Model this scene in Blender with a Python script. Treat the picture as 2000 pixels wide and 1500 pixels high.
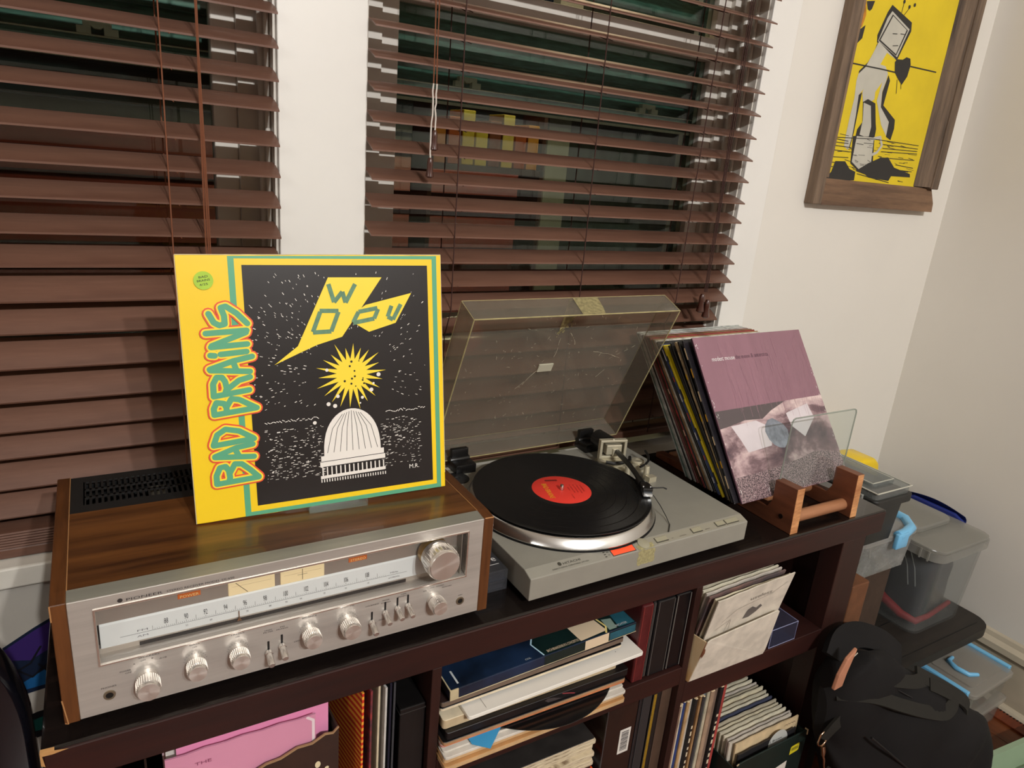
import bpy, bmesh, math, random
from math import sin, cos, pi, radians
from mathutils import Vector, Matrix
for o in list(bpy.data.objects): bpy.data.objects.remove(o, do_unlink=True)
SC = bpy.context.scene
COL = SC.collection
H = 0.71          # the shelf frame below has z=0 on the bookcase top; everything is raised by H at the end
RND = random.Random(7)

# ---------------- camera, world, lights, exposure ----------------
cam_d = bpy.data.cameras.new('camera')
cam = bpy.data.objects.new('camera', cam_d); COL.objects.link(cam)
cam.location = (0.0915, -0.6834, 0.5955)
cam.rotation_euler = (1.2621, -0.0838, -0.5201)
cam_d.sensor_fit = 'HORIZONTAL'; cam_d.sensor_width = 36.0
cam_d.lens = 1364.1 * 36.0 / 2000.0
cam_d.clip_start = 0.02; cam_d.clip_end = 60
SC.camera = cam

world = bpy.data.worlds.new('night'); SC.world = world
world.use_nodes = True
world.node_tree.nodes['Background'].inputs[0].default_value = (0.010, 0.013, 0.018, 1)
world.node_tree.nodes['Background'].inputs[1].default_value = 0.6

def lamp(name, loc, power, size, col, target=(0.6, 0.1, 0.1), shape='DISK'):
    d = bpy.data.lights.new(name, 'AREA'); d.shape = shape; d.size = size
    d.energy = power; d.color = col
    o = bpy.data.objects.new(name, d); COL.objects.link(o); o.location = loc
    o.rotation_euler = (Vector(target) - Vector(loc)).to_track_quat('-Z', 'Y').to_euler()
    return o
WARM = (1.0, 0.99, 0.968)
lamp('ceiling_bulb', (0.43, -3.0, 2.10), 51, 0.07, WARM)
lamp('ceiling_bulb', (0.78, -3.0, 2.08), 37, 0.07, WARM)
lamp('side_lamp', (-2.1, -1.5, 1.45), 6.5, 0.15, WARM)
lamp('outside_fill', (1.3, 0.85, 1.5), 14, 0.2, (1.0, 0.7, 0.45), target=(0.9, 1.8, 0.3))  # added fill lamp, brightens the wall and shelf outside the panes
SC.view_settings.view_transform = 'Standard'
SC.view_settings.look = 'None'
SC.view_settings.exposure = 0.0
SC.view_settings.gamma = 1.0
SC.view_settings.use_curve_mapping = False
SC.cycles.max_bounces = 8
SC.cycles.transparent_max_bounces = 24
SC.cycles.caustics_reflective = False
SC.cycles.caustics_refractive = False
SC.cycles.use_denoising = True

# ---------------- materials ----------------
def lin(c):
    return tuple(((x / 12.92) if x <= 0.04045 else ((x + 0.055) / 1.055) ** 2.4) for x in c)
def rgb(r, g, b): return lin((r / 255., g / 255., b / 255.))
MATS = {}
def nodes(name):
    m = bpy.data.materials.new(name); m.use_nodes = True
    nt = m.node_tree; nt.nodes.clear()
    out = nt.nodes.new('ShaderNodeOutputMaterial')
    return m, nt, out
def N(nt, t, **kw):
    n = nt.nodes.new(t)
    for k, v in kw.items(): setattr(n, k, v)
    return n
def noise(nt, scale, stretch=(1, 1, 1), detail=4, rough=.55):
    tc = N(nt, 'ShaderNodeTexCoord'); mp = N(nt, 'ShaderNodeMapping')
    mp.inputs['Scale'].default_value = stretch
    no = N(nt, 'ShaderNodeTexNoise'); no.inputs['Scale'].default_value = scale
    no.inputs['Detail'].default_value = detail; no.inputs['Roughness'].default_value = rough
    nt.links.new(tc.outputs['Object'], mp.inputs[0]); nt.links.new(mp.outputs[0], no.inputs['Vector'])
    return no
def ramp(nt, src, stops):
    r = N(nt, 'ShaderNodeValToRGB'); e = r.color_ramp.elements
    while len(e) < len(stops): e.new(.5)
    for i, (p, c) in enumerate(stops):
        e[i].position = p; e[i].color = (*c, 1)
    nt.links.new(src, r.inputs[0]); return r
def pm(name, col, rough=.5, metal=0., var=0., vs=20, stretch=(1, 1, 1), bump=0., bs=300, bstretch=None, coat=0., col2=None,
       emit=None, es=0., spec=.5, aniso=None, lo=.35, hi=.65, sss=0.):
    if name in MATS: return MATS[name]
    m, nt, out = nodes(name)
    p = N(nt, 'ShaderNodeBsdfPrincipled')
    p.inputs['Base Color'].default_value = (*col, 1)
    p.inputs['Roughness'].default_value = rough; p.inputs['Metallic'].default_value = metal
    p.inputs['Coat Weight'].default_value = coat; p.inputs['Specular IOR Level'].default_value = spec
    if var or col2:
        no = noise(nt, vs, stretch)
        c2 = col2 if col2 else tuple(x * (1 - var) for x in col)
        r = ramp(nt, no.outputs['Fac'], [(lo, c2), (hi, col)])
        nt.links.new(r.outputs[0], p.inputs['Base Color'])
    if bump:
        nb = noise(nt, bs, bstretch or stretch, 6)
        b = N(nt, 'ShaderNodeBump'); b.inputs['Strength'].default_value = bump; b.inputs['Distance'].default_value = .002
        nt.links.new(nb.outputs['Fac'], b.inputs['Height']); nt.links.new(b.outputs[0], p.inputs['Normal'])
    if emit:
        p.inputs['Emission Color'].default_value = (*emit, 1); p.inputs['Emission Strength'].default_value = es
    if aniso:
        t = N(nt, 'ShaderNodeTangent', direction_type='RADIAL', axis=aniso[0])
        p.inputs['Anisotropic'].default_value = aniso[1]
        nt.links.new(t.outputs[0], p.inputs['Tangent'])
    nt.links.new(p.outputs[0], out.inputs[0])
    MATS[name] = m; return m
def wood(name, dark, light, stretch, rough=.45, scale=6, coat=0., streak=40, bump=.05):
    if name in MATS: return MATS[name]
    m, nt, out = nodes(name)
    p = N(nt, 'ShaderNodeBsdfPrincipled'); p.inputs['Roughness'].default_value = rough; p.inputs['Coat Weight'].default_value = coat
    a = noise(nt, scale, stretch, 6, .6); b = noise(nt, streak, tuple(s * (1 if s >= 1 else .6) for s in stretch), 5, .7)
    mx = N(nt, 'ShaderNodeMath', operation='MULTIPLY_ADD'); mx.inputs[1].default_value = .45
    nt.links.new(b.outputs['Fac'], mx.inputs[0]); 
    m2 = N(nt, 'ShaderNodeMath', operation='MULTIPLY'); m2.inputs[1].default_value = .55
    nt.links.new(a.outputs['Fac'], m2.inputs[0]); nt.links.new(m2.outputs[0], mx.inputs[2])
    mid = tuple((x + y) / 2 for x, y in zip(dark, light))
    r = ramp(nt, mx.outputs[0], [(.38, dark), (.5, mid), (.62, light)])
    nt.links.new(r.outputs[0], p.inputs['Base Color'])
    bp = N(nt, 'ShaderNodeBump'); bp.inputs['Strength'].default_value = bump; bp.inputs['Distance'].default_value = .001
    nt.links.new(mx.outputs[0], bp.inputs['Height']); nt.links.new(bp.outputs[0], p.inputs['Normal'])
    nt.links.new(p.outputs[0], out.inputs[0]); MATS[name] = m; return m
def clear(name, tint=(.95, .95, .95), haze=.05, hcol=(.7, .68, .6), rough=.06, scratch=0., fres=1.45, sscale=14):
    """see-through plastic: transparent, a fresnel sheen, and a thin dusty or milky haze"""
    if name in MATS: return MATS[name]
    m, nt, out = nodes(name)
    tr = N(nt, 'ShaderNodeBsdfTransparent'); tr.inputs[0].default_value = (*tint, 1)
    df = N(nt, 'ShaderNodeBsdfDiffuse'); df.inputs[0].default_value = (*hcol, 1)
    tl = N(nt, 'ShaderNodeBsdfTranslucent'); tl.inputs[0].default_value = (*hcol, 1)
    hz = N(nt, 'ShaderNodeMixShader'); hz.inputs[0].default_value = .3
    nt.links.new(df.outputs[0], hz.inputs[1]); nt.links.new(tl.outputs[0], hz.inputs[2])
    mx = N(nt, 'ShaderNodeMixShader'); mx.inputs[0].default_value = haze
    if scratch:
        a = noise(nt, sscale, (1, 1, 1), 8, .75); b = noise(nt, 90, (6, .35, .35), 6, .6)
        ra = ramp(nt, a.outputs['Fac'], [(.42, (haze,) * 3), (.75, (haze + scratch,) * 3)])
        rb = ramp(nt, b.outputs['Fac'], [(.66, (0,) * 3), (.74, (scratch,) * 3)])
        ad = N(nt, 'ShaderNodeMath', operation='ADD'); nt.links.new(ra.outputs[0], ad.inputs[0]); nt.links.new(rb.outputs[0], ad.inputs[1])
        nt.links.new(ad.outputs[0], mx.inputs[0])
    nt.links.new(tr.outputs[0], mx.inputs[1]); nt.links.new(hz.outputs[0], mx.inputs[2])
    gl = N(nt, 'ShaderNodeBsdfGlossy'); gl.inputs['Roughness'].default_value = rough
    lw = N(nt, 'ShaderNodeLayerWeight'); lw.inputs[0].default_value = .5
    pw = N(nt, 'ShaderNodeMath', operation='POWER'); pw.inputs[1].default_value = 4.0
    nt.links.new(lw.outputs['Facing'], pw.inputs[0])
    fr = N(nt, 'ShaderNodeMath', operation='MULTIPLY_ADD'); fr.inputs[1].default_value = .55; fr.inputs[2].default_value = ((fres - 1) / (fres + 1)) ** 2 * .8
    nt.links.new(pw.outputs[0], fr.inputs[0])
    m2 = N(nt, 'ShaderNodeMixShader')
    nt.links.new(fr.outputs[0], m2.inputs[0]); nt.links.new(mx.outputs[0], m2.inputs[1]); nt.links.new(gl.outputs[0], m2.inputs[2])
    nt.links.new(m2.outputs[0], out.inputs[0]); MATS[name] = m; return m
def flat(r, g, b, rough=.55, **kw):
    return pm('paint_%d_%d_%d_%d' % (r, g, b, int(rough * 100)), rgb(r, g, b), rough, **kw)
def paper(r, g, b, rough=.75):
    return pm('paper_%d_%d_%d' % (r, g, b), rgb(r, g, b), rough, var=.22, vs=35, bump=.15, bs=60)

# ---------------- mesh builder ----------------
class MB:
    def __init__(s): s.v = []; s.f = []; s.m = []; s.T = None
    def add(s, vs, fs, mi=0):
        o = len(s.v)
        if s.T is not None: vs = [tuple(s.T @ Vector(v)) for v in vs]
        s.v += [tuple(v) for v in vs]; s.f += [tuple(i + o for i in f) for f in fs]; s.m += [mi] * len(fs)
        return s
    def box(s, a, b, mi=0):
        (x0, y0, z0), (x1, y1, z1) = a, b
        v = [(x, y, z) for z in (z0, z1) for y in (y0, y1) for x in (x0, x1)]
        return s.add(v, [(0, 2, 3, 1), (4, 5, 7, 6), (0, 1, 5, 4), (2, 6, 7, 3), (0, 4, 6, 2), (1, 3, 7, 5)], mi)
    def prism(s, pts, lo, hi, axis='y', mi=0):
        mp = {'x': lambda p, t: (t, p[0], p[1]), 'y': lambda p, t: (p[0], t, p[1]), 'z': lambda p, t: (p[0], p[1], t)}[axis]
        n = len(pts); v = [mp(p, lo) for p in pts] + [mp(p, hi) for p in pts]
        f = [tuple(range(n))[::-1], tuple(range(n, 2 * n))] + [(i, (i + 1) % n, n + (i + 1) % n, n + i) for i in range(n)]
        return s.add(v, f, mi)
    def frame(s, out, inn, lo, hi, axis='y', mi=0):
        """flat plate with a hole: out and inn are point rings of the same length"""
        mp = {'x': lambda p, t: (t, p[0], p[1]), 'y': lambda p, t: (p[0], t, p[1]), 'z': lambda p, t: (p[0], p[1], t)}[axis]
        n = len(out); v = [mp(p, t) for t in (lo, hi) for p in list(out) + list(inn)]
        f = []
        for i in range(n):
            j = (i + 1) % n
            f += [(i, j, n + j, n + i), (2 * n + i, 3 * n + i, 3 * n + j, 2 * n + j), (i, 2 * n + i, 2 * n + j, j), (n + i, n + j, 3 * n + j, 3 * n + i)]
        return s.add(v, f, mi)
    def ring(s, prof, c, axis=(0, 0, 1), n=32, mi=0, closed=False, a0=0., a1=2 * pi):
        """lathe: prof is [(radius, height)...] along axis from c"""
        ax = Vector(axis).normalized(); q = Vector((0, 0, 1)).rotation_difference(ax); c = Vector(c)
        full = abs(a1 - a0 - 2 * pi) < 1e-6; k = n if full else n + 1
        vs = []
        for r, h in prof:
            for i in range(k):
                a = a0 + (a1 - a0) * i / n
                vs.append(c + q @ Vector((r * cos(a), r * sin(a), h)))
        fs = []; L = len(prof)
        for j in range(L - 1 + (1 if closed else 0)):
            for i in range(n):
                i2 = (i + 1) % k; a = j * k; b = ((j + 1) % L) * k
                fs.append((a + i, a + i2, b + i2, b + i))
        if full and not closed:
            if prof[0][0] > 1e-6: fs.append(tuple(range(k))[::-1])
            if prof[-1][0] > 1e-6: fs.append(tuple((L - 1) * k + i for i in range(k)))
        return s.add(vs, fs, mi)
    def cyl(s, a, b, r, r1=None, n=16, mi=0):
        a = Vector(a); b = Vector(b); d = b - a
        return s.ring([(r, 0), (r if r1 is None else r1, d.length)], a, d, n, mi)
    def tube(s, pts, r, n=6, mi=0):
        P = [Vector(p) for p in pts]; vs = []; rr = r if isinstance(r, (list, tuple)) else [r] * len(P)
        up = Vector((.123, .31, 1)).normalized()
        for i, p in enumerate(P):
            t = (P[min(i + 1, len(P) - 1)] - P[max(i - 1, 0)]).normalized()
            u = t.cross(up)
            if u.length < .05: u = t.cross(Vector((1, 0, 0)))
            u.normalize(); w = t.cross(u)
            for k in range(n):
                a = 2 * pi * k / n; vs.append(p + rr[i] * (cos(a) * u + sin(a) * w))
        fs = [(i * n + k, i * n + (k + 1) % n, (i + 1) * n + (k + 1) % n, (i + 1) * n + k) for i in range(len(P) - 1) for k in range(n)]
        fs += [tuple(range(n))[::-1], tuple((len(P) - 1) * n + k for k in range(n))]
        return s.add(vs, fs, mi)
    def poly(s, pts, mi=0): return s.add(pts, [tuple(range(len(pts)))], mi)
    def grid(s, fn, nu, nv, mi=0, wrap=False):
        vs = [fn(i / nu, j / nv) for j in range(nv + 1) for i in range(nu + (0 if wrap else 1))]; k = nu if wrap else nu + 1
        fs = [(j * k + i, j * k + (i + 1) % k, (j + 1) * k + (i + 1) % k, (j + 1) * k + i) for j in range(nv) for i in range(nu)]
        return s.add(vs, fs, mi)
    def build(s, name, mats, parent=None, smooth=None, bev=0., seg=2, loc=None):
        me = bpy.data.meshes.new(name); me.from_pydata(s.v, [], s.f)
        if not isinstance(mats, (list, tuple)): mats = [mats]
        for m in mats: me.materials.append(m)
        me.polygons.foreach_set('material_index', s.m)
        bm = bmesh.new(); bm.from_mesh(me)
        if not getattr(s, 'decal', False): bmesh.ops.recalc_face_normals(bm, faces=bm.faces)
        if bev:
            ed = [e for e in bm.edges if len(e.link_faces) == 2 and e.calc_face_angle(0) > .6]
            bmesh.ops.bevel(bm, geom=ed, offset=bev, segments=seg, affect='EDGES', profile=.5, clamp_overlap=True)
        bm.to_mesh(me); bm.free()
        if smooth is not None:
            me.polygons.foreach_set('use_smooth', [True] * len(me.polygons)); me.set_sharp_from_angle(angle=radians(smooth))
        me.update()
        o = bpy.data.objects.new(name, me); COL.objects.link(o)
        if parent is not None: o.parent = parent
        if loc is not None: o.location = loc
        return o
def ob(name, fn, mats, parent=None, **kw):
    b = MB(); fn(b); return b.build(name, mats, parent, **kw)
def tag(o, label=None, cat=None, group=None, kind=None):
    if label: o['label'] = label
    if cat: o['category'] = cat
    if group: o['group'] = group
    if kind: o['kind'] = kind
    return o
def thing(name, label, cat, loc=(0, 0, 0), rot=(0, 0, 0), group=None):
    o = bpy.data.objects.new(name, None); COL.objects.link(o); o.location = loc; o.rotation_euler = rot
    o.empty_display_size = .05
    return tag(o, label, cat, group)
def clone(o, loc=None, rot=None, parent=None):
    c = o.copy(); COL.objects.link(c); c.parent = parent if parent is not None else o.parent
    if loc is not None: c.location = loc
    if rot is not None: c.rotation_euler = rot
    return c
ORD = ['frontmost', 'second', 'third', 'fourth', 'fifth', 'sixth', 'seventh', 'eighth', 'ninth', 'tenth', 'eleventh', 'twelfth', 'thirteenth', 'fourteenth',
       'fifteenth', 'sixteenth', 'seventeenth', 'eighteenth', 'nineteenth', 'twentieth', 'twenty-first', 'twenty-second', 'twenty-third', 'twenty-fourth',
       'twenty-fifth', 'twenty-sixth', 'twenty-seventh', 'twenty-eighth', 'twenty-ninth', 'thirtieth']
# flat print laid on a surface: fn maps (u, v, lift) to a point
_txt = {}
def text_mesh(t):
    if t in _txt: return _txt[t]
    cu = bpy.data.curves.new('lettering', 'FONT'); cu.body = t; cu.size = 1; cu.resolution_u = 2
    o = bpy.data.objects.new('lettering', cu); COL.objects.link(o)
    me = o.to_mesh(); v = [(p.co.x, p.co.y) for p in me.vertices]; f = [tuple(p.vertices) for p in me.polygons]
    o.to_mesh_clear(); bpy.data.objects.remove(o); bpy.data.curves.remove(cu)
    w = max([a[0] for a in v] + [0]); _txt[t] = (v, f, w); return _txt[t]
class Print(MB):
    decal = True
    def __init__(s, fn): super().__init__(); s.fn = fn; s.k = 0
    def up(s): s.k += 1; return s.k * 1.2e-6
    def build(s, name, *a, **k):
        o = super().build(name, *a, **k)
        if name.endswith('print') or name.endswith('scratches'): o['kind'] = 'stuff'
        return o
    def shape(s, pts, mi=0, lift=.0002):
        l = lift + s.up(); return s.add([s.fn(u, v, l) for u, v in pts], [tuple(range(len(pts)))], mi)
    def disc(s, u, v, r, mi=0, lift=.0002, n=20, ry=None):
        ry = ry or r; return s.shape([(u + r * cos(2 * pi * i / n), v + ry * sin(2 * pi * i / n)) for i in range(n)], mi, lift)
    def rect(s, u0, v0, u1, v1, mi=0, lift=.0002): return s.shape([(u0, v0), (u1, v0), (u1, v1), (u0, v1)], mi, lift)
    def border(s, out, inn, mi=0, lift=.0002):
        for i in range(4): s.shape([out[i], out[(i + 1) % 4], inn[(i + 1) % 4], inn[i]], mi, lift)
    def stroke(s, pts, w, mi=0, lift=.0002, cap=True):
        for i in range(len(pts) - 1):
            (a, b), (c, d) = pts[i], pts[i + 1]; L = math.hypot(c - a, d - b) or 1e-9
            nx, ny = -(d - b) / L * w / 2, (c - a) / L * w / 2
            s.shape([(a + nx, b + ny), (a - nx, b - ny), (c - nx, d - ny), (c + nx, d + ny)], mi, lift)
        if cap:
            for (a, b) in pts: s.disc(a, b, w / 2, mi, lift, 12)
    def text(s, t, u, v, size, mi=0, lift=.0004, w=None, ang=0., mid=False, slant=0.):
        vs, fs, tw = text_mesh(t); l = lift + s.up(); sx = size if w is None else w / tw
        off = -tw * sx / 2 if mid else 0; ca, sa = cos(ang), sin(ang)
        P = []
        for x, y in vs:
            X = x * sx + off + slant * y * size; Y = y * size; P.append(s.fn(u + X * ca - Y * sa, v + X * sa + Y * ca, l))
        return s.add(P, fs, mi)
# traced outlines, in metres in the plane of the album cover (LET, TAPE, BAND) or of the wall (PAINT, PLINES)
LET = [[(0.03,0.2473),(0.035,0.237),(0.0406,0.2336),(0.0465,0.2349),(0.0464,0.2443),(0.0435,0.2538),(0.0487,0.2552),(0.0599,0.247),(0.071,0.2346)],[(0.0255,0.2249),(0.0697,0.2267)],[(0.0688,0.2243),(0.0309,0.2104)],[(0.0301,0.2089),(0.0695,0.2107)],[(0.0397,0.2001),(0.0681,0.2019)],[(0.0287,0.1995),(0.0333,0.1989)],[(0.0268,0.1834),(0.0532,0.1918),(0.0738,0.1958)],[(0.0275,0.1821),(0.0479,0.1803),(0.0704,0.1781)],[(0.0528,0.1899),(0.0557,0.18)],[(0.0289,0.1514),(0.0682,0.1562)],[(0.029,0.1522),(0.0292,0.1659),(0.0334,0.1736),(0.0393,0.1732),(0.0423,0.1681),(0.0436,0.1599),(0.0413,0.1536)],[(0.0435,0.1583),(0.0576,0.1685),(0.07,0.1716)],[(0.0281,0.1296),(0.0753,0.134)],[(0.0281,0.1296),(0.0279,0.1369),(0.0313,0.1439),(0.0394,0.1423),(0.0417,0.1372),(0.0416,0.1315)],[(0.0424,0.1388),(0.0479,0.1473),(0.0561,0.1457),(0.0745,0.1344)],[(0.0248,0.093),(0.0698,0.0968)],[(0.0248,0.0938),(0.0294,0.1057),(0.0387,0.1115),(0.0536,0.1079),(0.0691,0.0977)],[(0.0253,0.0797),(0.0492,0.088),(0.0678,0.0903)],[(0.0253,0.0789),(0.0684,0.0749)],[(0.0476,0.0869),(0.0518,0.0766)],[(0.0252,0.0462),(0.0723,0.0487)],[(0.0252,0.0462),(0.0252,0.0563),(0.0296,0.0658),(0.0357,0.0666),(0.0391,0.0611),(0.04,0.0525),(0.039,0.0484)],[(0.0399,0.0576),(0.0464,0.0685),(0.054,0.0675),(0.0628,0.0595),(0.0723,0.049)]]
TAPE = [[(0.1669,0.2786),(0.1728,0.2564)],[(0.1728,0.2564),(0.1835,0.2689)],[(0.1835,0.2689),(0.1869,0.2555)],[(0.1869,0.2555),(0.1997,0.278)],[(0.1549,0.2464),(0.1777,0.2456)],[(0.1776,0.2445),(0.1678,0.2208)],[(0.1678,0.2208),(0.1456,0.2204)],[(0.1456,0.2211),(0.1555,0.2452)],[(0.1953,0.2307),(0.2026,0.2436)],[(0.2026,0.2436),(0.2267,0.2476)],[(0.2276,0.2463),(0.2222,0.2345)],[(0.2222,0.2345),(0.1953,0.23)],[(0.2452,0.2499),(0.2397,0.2362)],[(0.2397,0.2362),(0.2466,0.2323)],[(0.2466,0.2323),(0.2574,0.2515)]]
BAND1 = [(0.1668,0.2866),(0.2336,0.2858),(0.1809,0.2135),(0.1235,0.1978)]
BAND2 = [(0.1831,0.236),(0.1956,0.2486),(0.2745,0.2645),(0.2516,0.2296),(0.2041,0.222)]
PAINT = [('K',[(1.694,1.005),(1.78,0.982),(1.785,0.964),(1.756,0.897),(1.709,0.912),(1.668,0.924),(1.664,0.938),(1.683,0.988)]),('W',[(1.699,0.993),(1.777,0.967),(1.754,0.904),(1.671,0.927),(1.687,0.977)]),('K',[(1.703,0.987),(1.772,0.964),(1.749,0.906),(1.673,0.928)]),('W',[(1.706,0.984),(1.767,0.964),(1.747,0.91),(1.679,0.93)]),('K',[(1.671,0.926),(1.665,0.899),(1.651,0.879),(1.627,0.858),(1.628,0.849),(1.639,0.857),(1.673,0.879)]),('W',[(1.675,0.926),(1.751,0.899),(1.713,0.908),(1.698,0.881),(1.719,0.88),(1.734,0.866),(1.734,0.851),(1.728,0.825),(1.736,0.792),(1.78,0.763),(1.784,0.729),(1.752,0.754),(1.715,0.804),(1.72,0.846),(1.702,0.822),(1.705,0.806),(1.691,0.798),(1.665,0.796),(1.655,0.816),(1.657,0.824),(1.645,0.809),(1.651,0.766),(1.655,0.716),(1.649,0.687),(1.631,0.695),(1.629,0.714),(1.629,0.755),(1.631,0.801),(1.625,0.837),(1.627,0.852),(1.647,0.869),(1.661,0.896)]),('K',[(1.738,0.863),(1.748,0.852),(1.744,0.797),(1.802,0.77),(1.807,0.75),(1.803,0.723),(1.782,0.729),(1.78,0.763),(1.736,0.792),(1.729,0.825),(1.735,0.851)]),('K',[(1.644,0.809),(1.654,0.816),(1.655,0.767),(1.656,0.726),(1.653,0.692),(1.65,0.693),(1.653,0.719),(1.65,0.763)]),('K',[(1.681,0.804),(1.712,0.798),(1.729,0.758),(1.737,0.743),(1.738,0.724),(1.665,0.719),(1.666,0.736),(1.679,0.753),(1.665,0.796)]),('W',[(1.668,0.795),(1.697,0.791),(1.716,0.746),(1.715,0.72),(1.679,0.725),(1.679,0.757)]),('K',[(1.656,0.72),(1.738,0.725),(1.756,0.657),(1.704,0.643),(1.668,0.659)]),('W',[(1.67,0.721),(1.736,0.723),(1.748,0.66),(1.704,0.648),(1.672,0.663)]),('Y',[(1.583,0.933),(1.582,0.977),(1.578,0.993),(1.602,0.997),(1.614,0.968),(1.606,0.939)]),('O',[(1.595,0.942),(1.591,0.978),(1.59,0.995),(1.601,0.997),(1.61,0.97),(1.604,0.946)]),('K',[(1.602,0.997),(1.63,1.002),(1.625,0.985),(1.619,0.98),(1.611,0.982)]),('K',[(1.584,0.93),(1.615,0.951),(1.613,0.924),(1.599,0.911),(1.582,0.909)]),('K',[(1.75,0.893),(1.756,0.9),(1.778,0.902),(1.79,0.909),(1.806,0.908),(1.813,0.895),(1.81,0.869),(1.796,0.849),(1.777,0.859),(1.758,0.872)]),('K',[(1.58,0.614),(1.604,0.635),(1.611,0.66),(1.647,0.662),(1.67,0.646),(1.694,0.641),(1.696,0.621)]),('K',[(1.694,0.643),(1.736,0.664),(1.777,0.679),(1.81,0.683),(1.844,0.661),(1.917,0.65),(1.921,0.642),(1.84,0.64),(1.833,0.628),(1.749,0.631),(1.735,0.637)])]
PLINES = [[(1.579,0.87),(1.644,0.871),(1.706,0.872),(1.762,0.872)],[(1.814,0.892),(1.921,0.893)],[(1.774,0.857),(1.782,0.828)],[(1.792,0.851),(1.796,0.84)],[(1.733,0.995),(1.734,1.016)],[(1.744,0.992),(1.758,1.009)],[(1.718,0.949),(1.734,0.951)],[(1.747,0.953),(1.764,0.954)],[(1.728,0.925),(1.747,0.928)],[(1.736,0.721),(1.76,0.726),(1.773,0.708),(1.76,0.691),(1.745,0.685)],[(1.579,0.711),(1.737,0.72),(1.924,0.72)],[(1.575,0.701),(1.644,0.702)],[(1.778,0.711),(1.924,0.712)],[(1.576,0.684),(1.656,0.684)],[(1.776,0.694),(1.926,0.7)],[(1.576,0.668),(1.655,0.671)],[(1.776,0.68),(1.921,0.684)],[(1.847,0.668),(1.923,0.665)],[(1.846,0.656),(1.921,0.656)],[(1.578,0.656),(1.612,0.657)],[(1.702,0.637),(1.835,0.624)],[(1.584,0.647),(1.605,0.647)],[(1.583,0.694),(1.658,0.694)],[(1.779,0.702),(1.924,0.706)],[(1.588,0.709),(1.642,0.707)]]
# ---------------- room shell ----------------
WALLM = pm('wall_paint', rgb(232, 227, 218), .6, var=.03, vs=3, bump=.12, bs=40)
TRIMM = pm('trim_paint', rgb(236, 233, 227), .35, var=.03, vs=6, bump=.10, bs=25)
SILLM = pm('sill_paint', rgb(226, 220, 208), .45, var=.18, vs=9, bump=.1, bs=30)
YW = 0.45; XC = 2.135; FZ = -.71
def struct(name, fn, mats, **kw): return tag(ob(name, fn, mats, **kw), kind='structure')
def back_wall(b):
    t = .66
    b.box((-2.6, YW, FZ), (-1.0, t, 2.30)); b.box((-1.0, YW, FZ), (.335, t, -.045)); b.box((-1.0, YW, 1.3), (.335, t, 2.30))
    b.box((.335, YW, FZ), (.468, t, 2.30))
    b.box((.468, YW, FZ), (1.318, t, -.045)); b.box((.468, YW, 1.3), (1.318, t, 2.30)); b.box((1.318, YW, FZ), (XC + .15, t, 2.30))
struct('wall_back', back_wall, WALLM)
struct('wall_right', lambda b: b.box((XC, -4.2, FZ), (XC + .12, YW, 2.30)), WALLM)
struct('wall_left', lambda b: b.box((-2.72, -4.2, FZ), (-2.6, .66, 2.30)), WALLM)
struct('wall_front', lambda b: b.box((-2.6, -4.32, FZ), (XC, -4.2, 2.30)), WALLM)
struct('ceiling', lambda b: b.box((-2.72, -4.32, 2.30), (XC + .15, .66, 2.40)), WALLM)
FLOORM = wood('oak_floor', rgb(74, 36, 18), rgb(128, 68, 34), (1, .12, 1), .3, 9, .2)
fl = struct('floor', lambda b: b.box((-2.72, -4.32, FZ - .06), (XC + .15, .66, FZ - .012)), FLOORM)
k = 0
PL = ob('floorboard', lambda b: b.box((0, -1.6, FZ - .012), (.0815, .44, FZ)), FLOORM, fl, bev=.001, seg=1, loc=(1.0, 0, 0))
for i in range(1, 14): clone(PL, loc=(1.0 + i * .083, (i * 37 % 5) * .002 - .004, 0))
# baseboard on the right wall with its top moulding
BBM = pm('baseboard_paint', rgb(198, 186, 164), .5, var=.2, vs=7, bump=.15, bs=30)
prof = [(0, FZ), (-.016, FZ), (-.016, FZ + .145), (-.024, FZ + .152), (-.022, FZ + .168), (-.010, FZ + .178), (-.006, FZ + .19), (0, FZ + .195)]
def bright(b):
    n = len(prof); v = [(XC + p[0], y, p[1]) for y in (-4.2, YW) for p in prof]
    b.add(v, [tuple(range(n)), tuple(range(n, 2 * n))] + [(i, (i + 1) % n, n + (i + 1) % n, n + i) for i in range(n)])
struct('baseboard_right', bright, BBM)
struct('baseboard_back', lambda b: b.prism([(YW, FZ), (YW - .016, FZ), (YW - .016, FZ + .15), (YW - .022, FZ + .168), (YW - .006, FZ + .19), (YW, FZ + .195)], -2.6, XC - .024, 'x'), BBM)
# quarter-round shoe moulding and the slotted floor vent beside it
struct('trim_3', lambda b: b.ring([(.018, 0), (.018, 2.2)], (XC - .016, YW - .02, FZ), (0, -1, 0), 16, a0=0, a1=pi * 2), BBM)
vent = thing('floor_vent', 'reddish wooden floor vent with a row of dark slots beside the right wall', 'vent', (2.06, -.20, FZ))
ob('vent_frame', lambda b: b.box((0, 0, 0), (.058, .24, .006)), wood('vent_wood', rgb(84, 34, 18), rgb(124, 58, 30), (.2, 1, 1), .4), vent, bev=.001)
def slots(b):
    for i in range(28): b.box((.036, .006 + i * .0083, .0058), (.054, .010 + i * .0083, .0066))
tag(ob('vent_slot', slots, flat(14, 10, 8), vent), kind='stuff')

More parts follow.
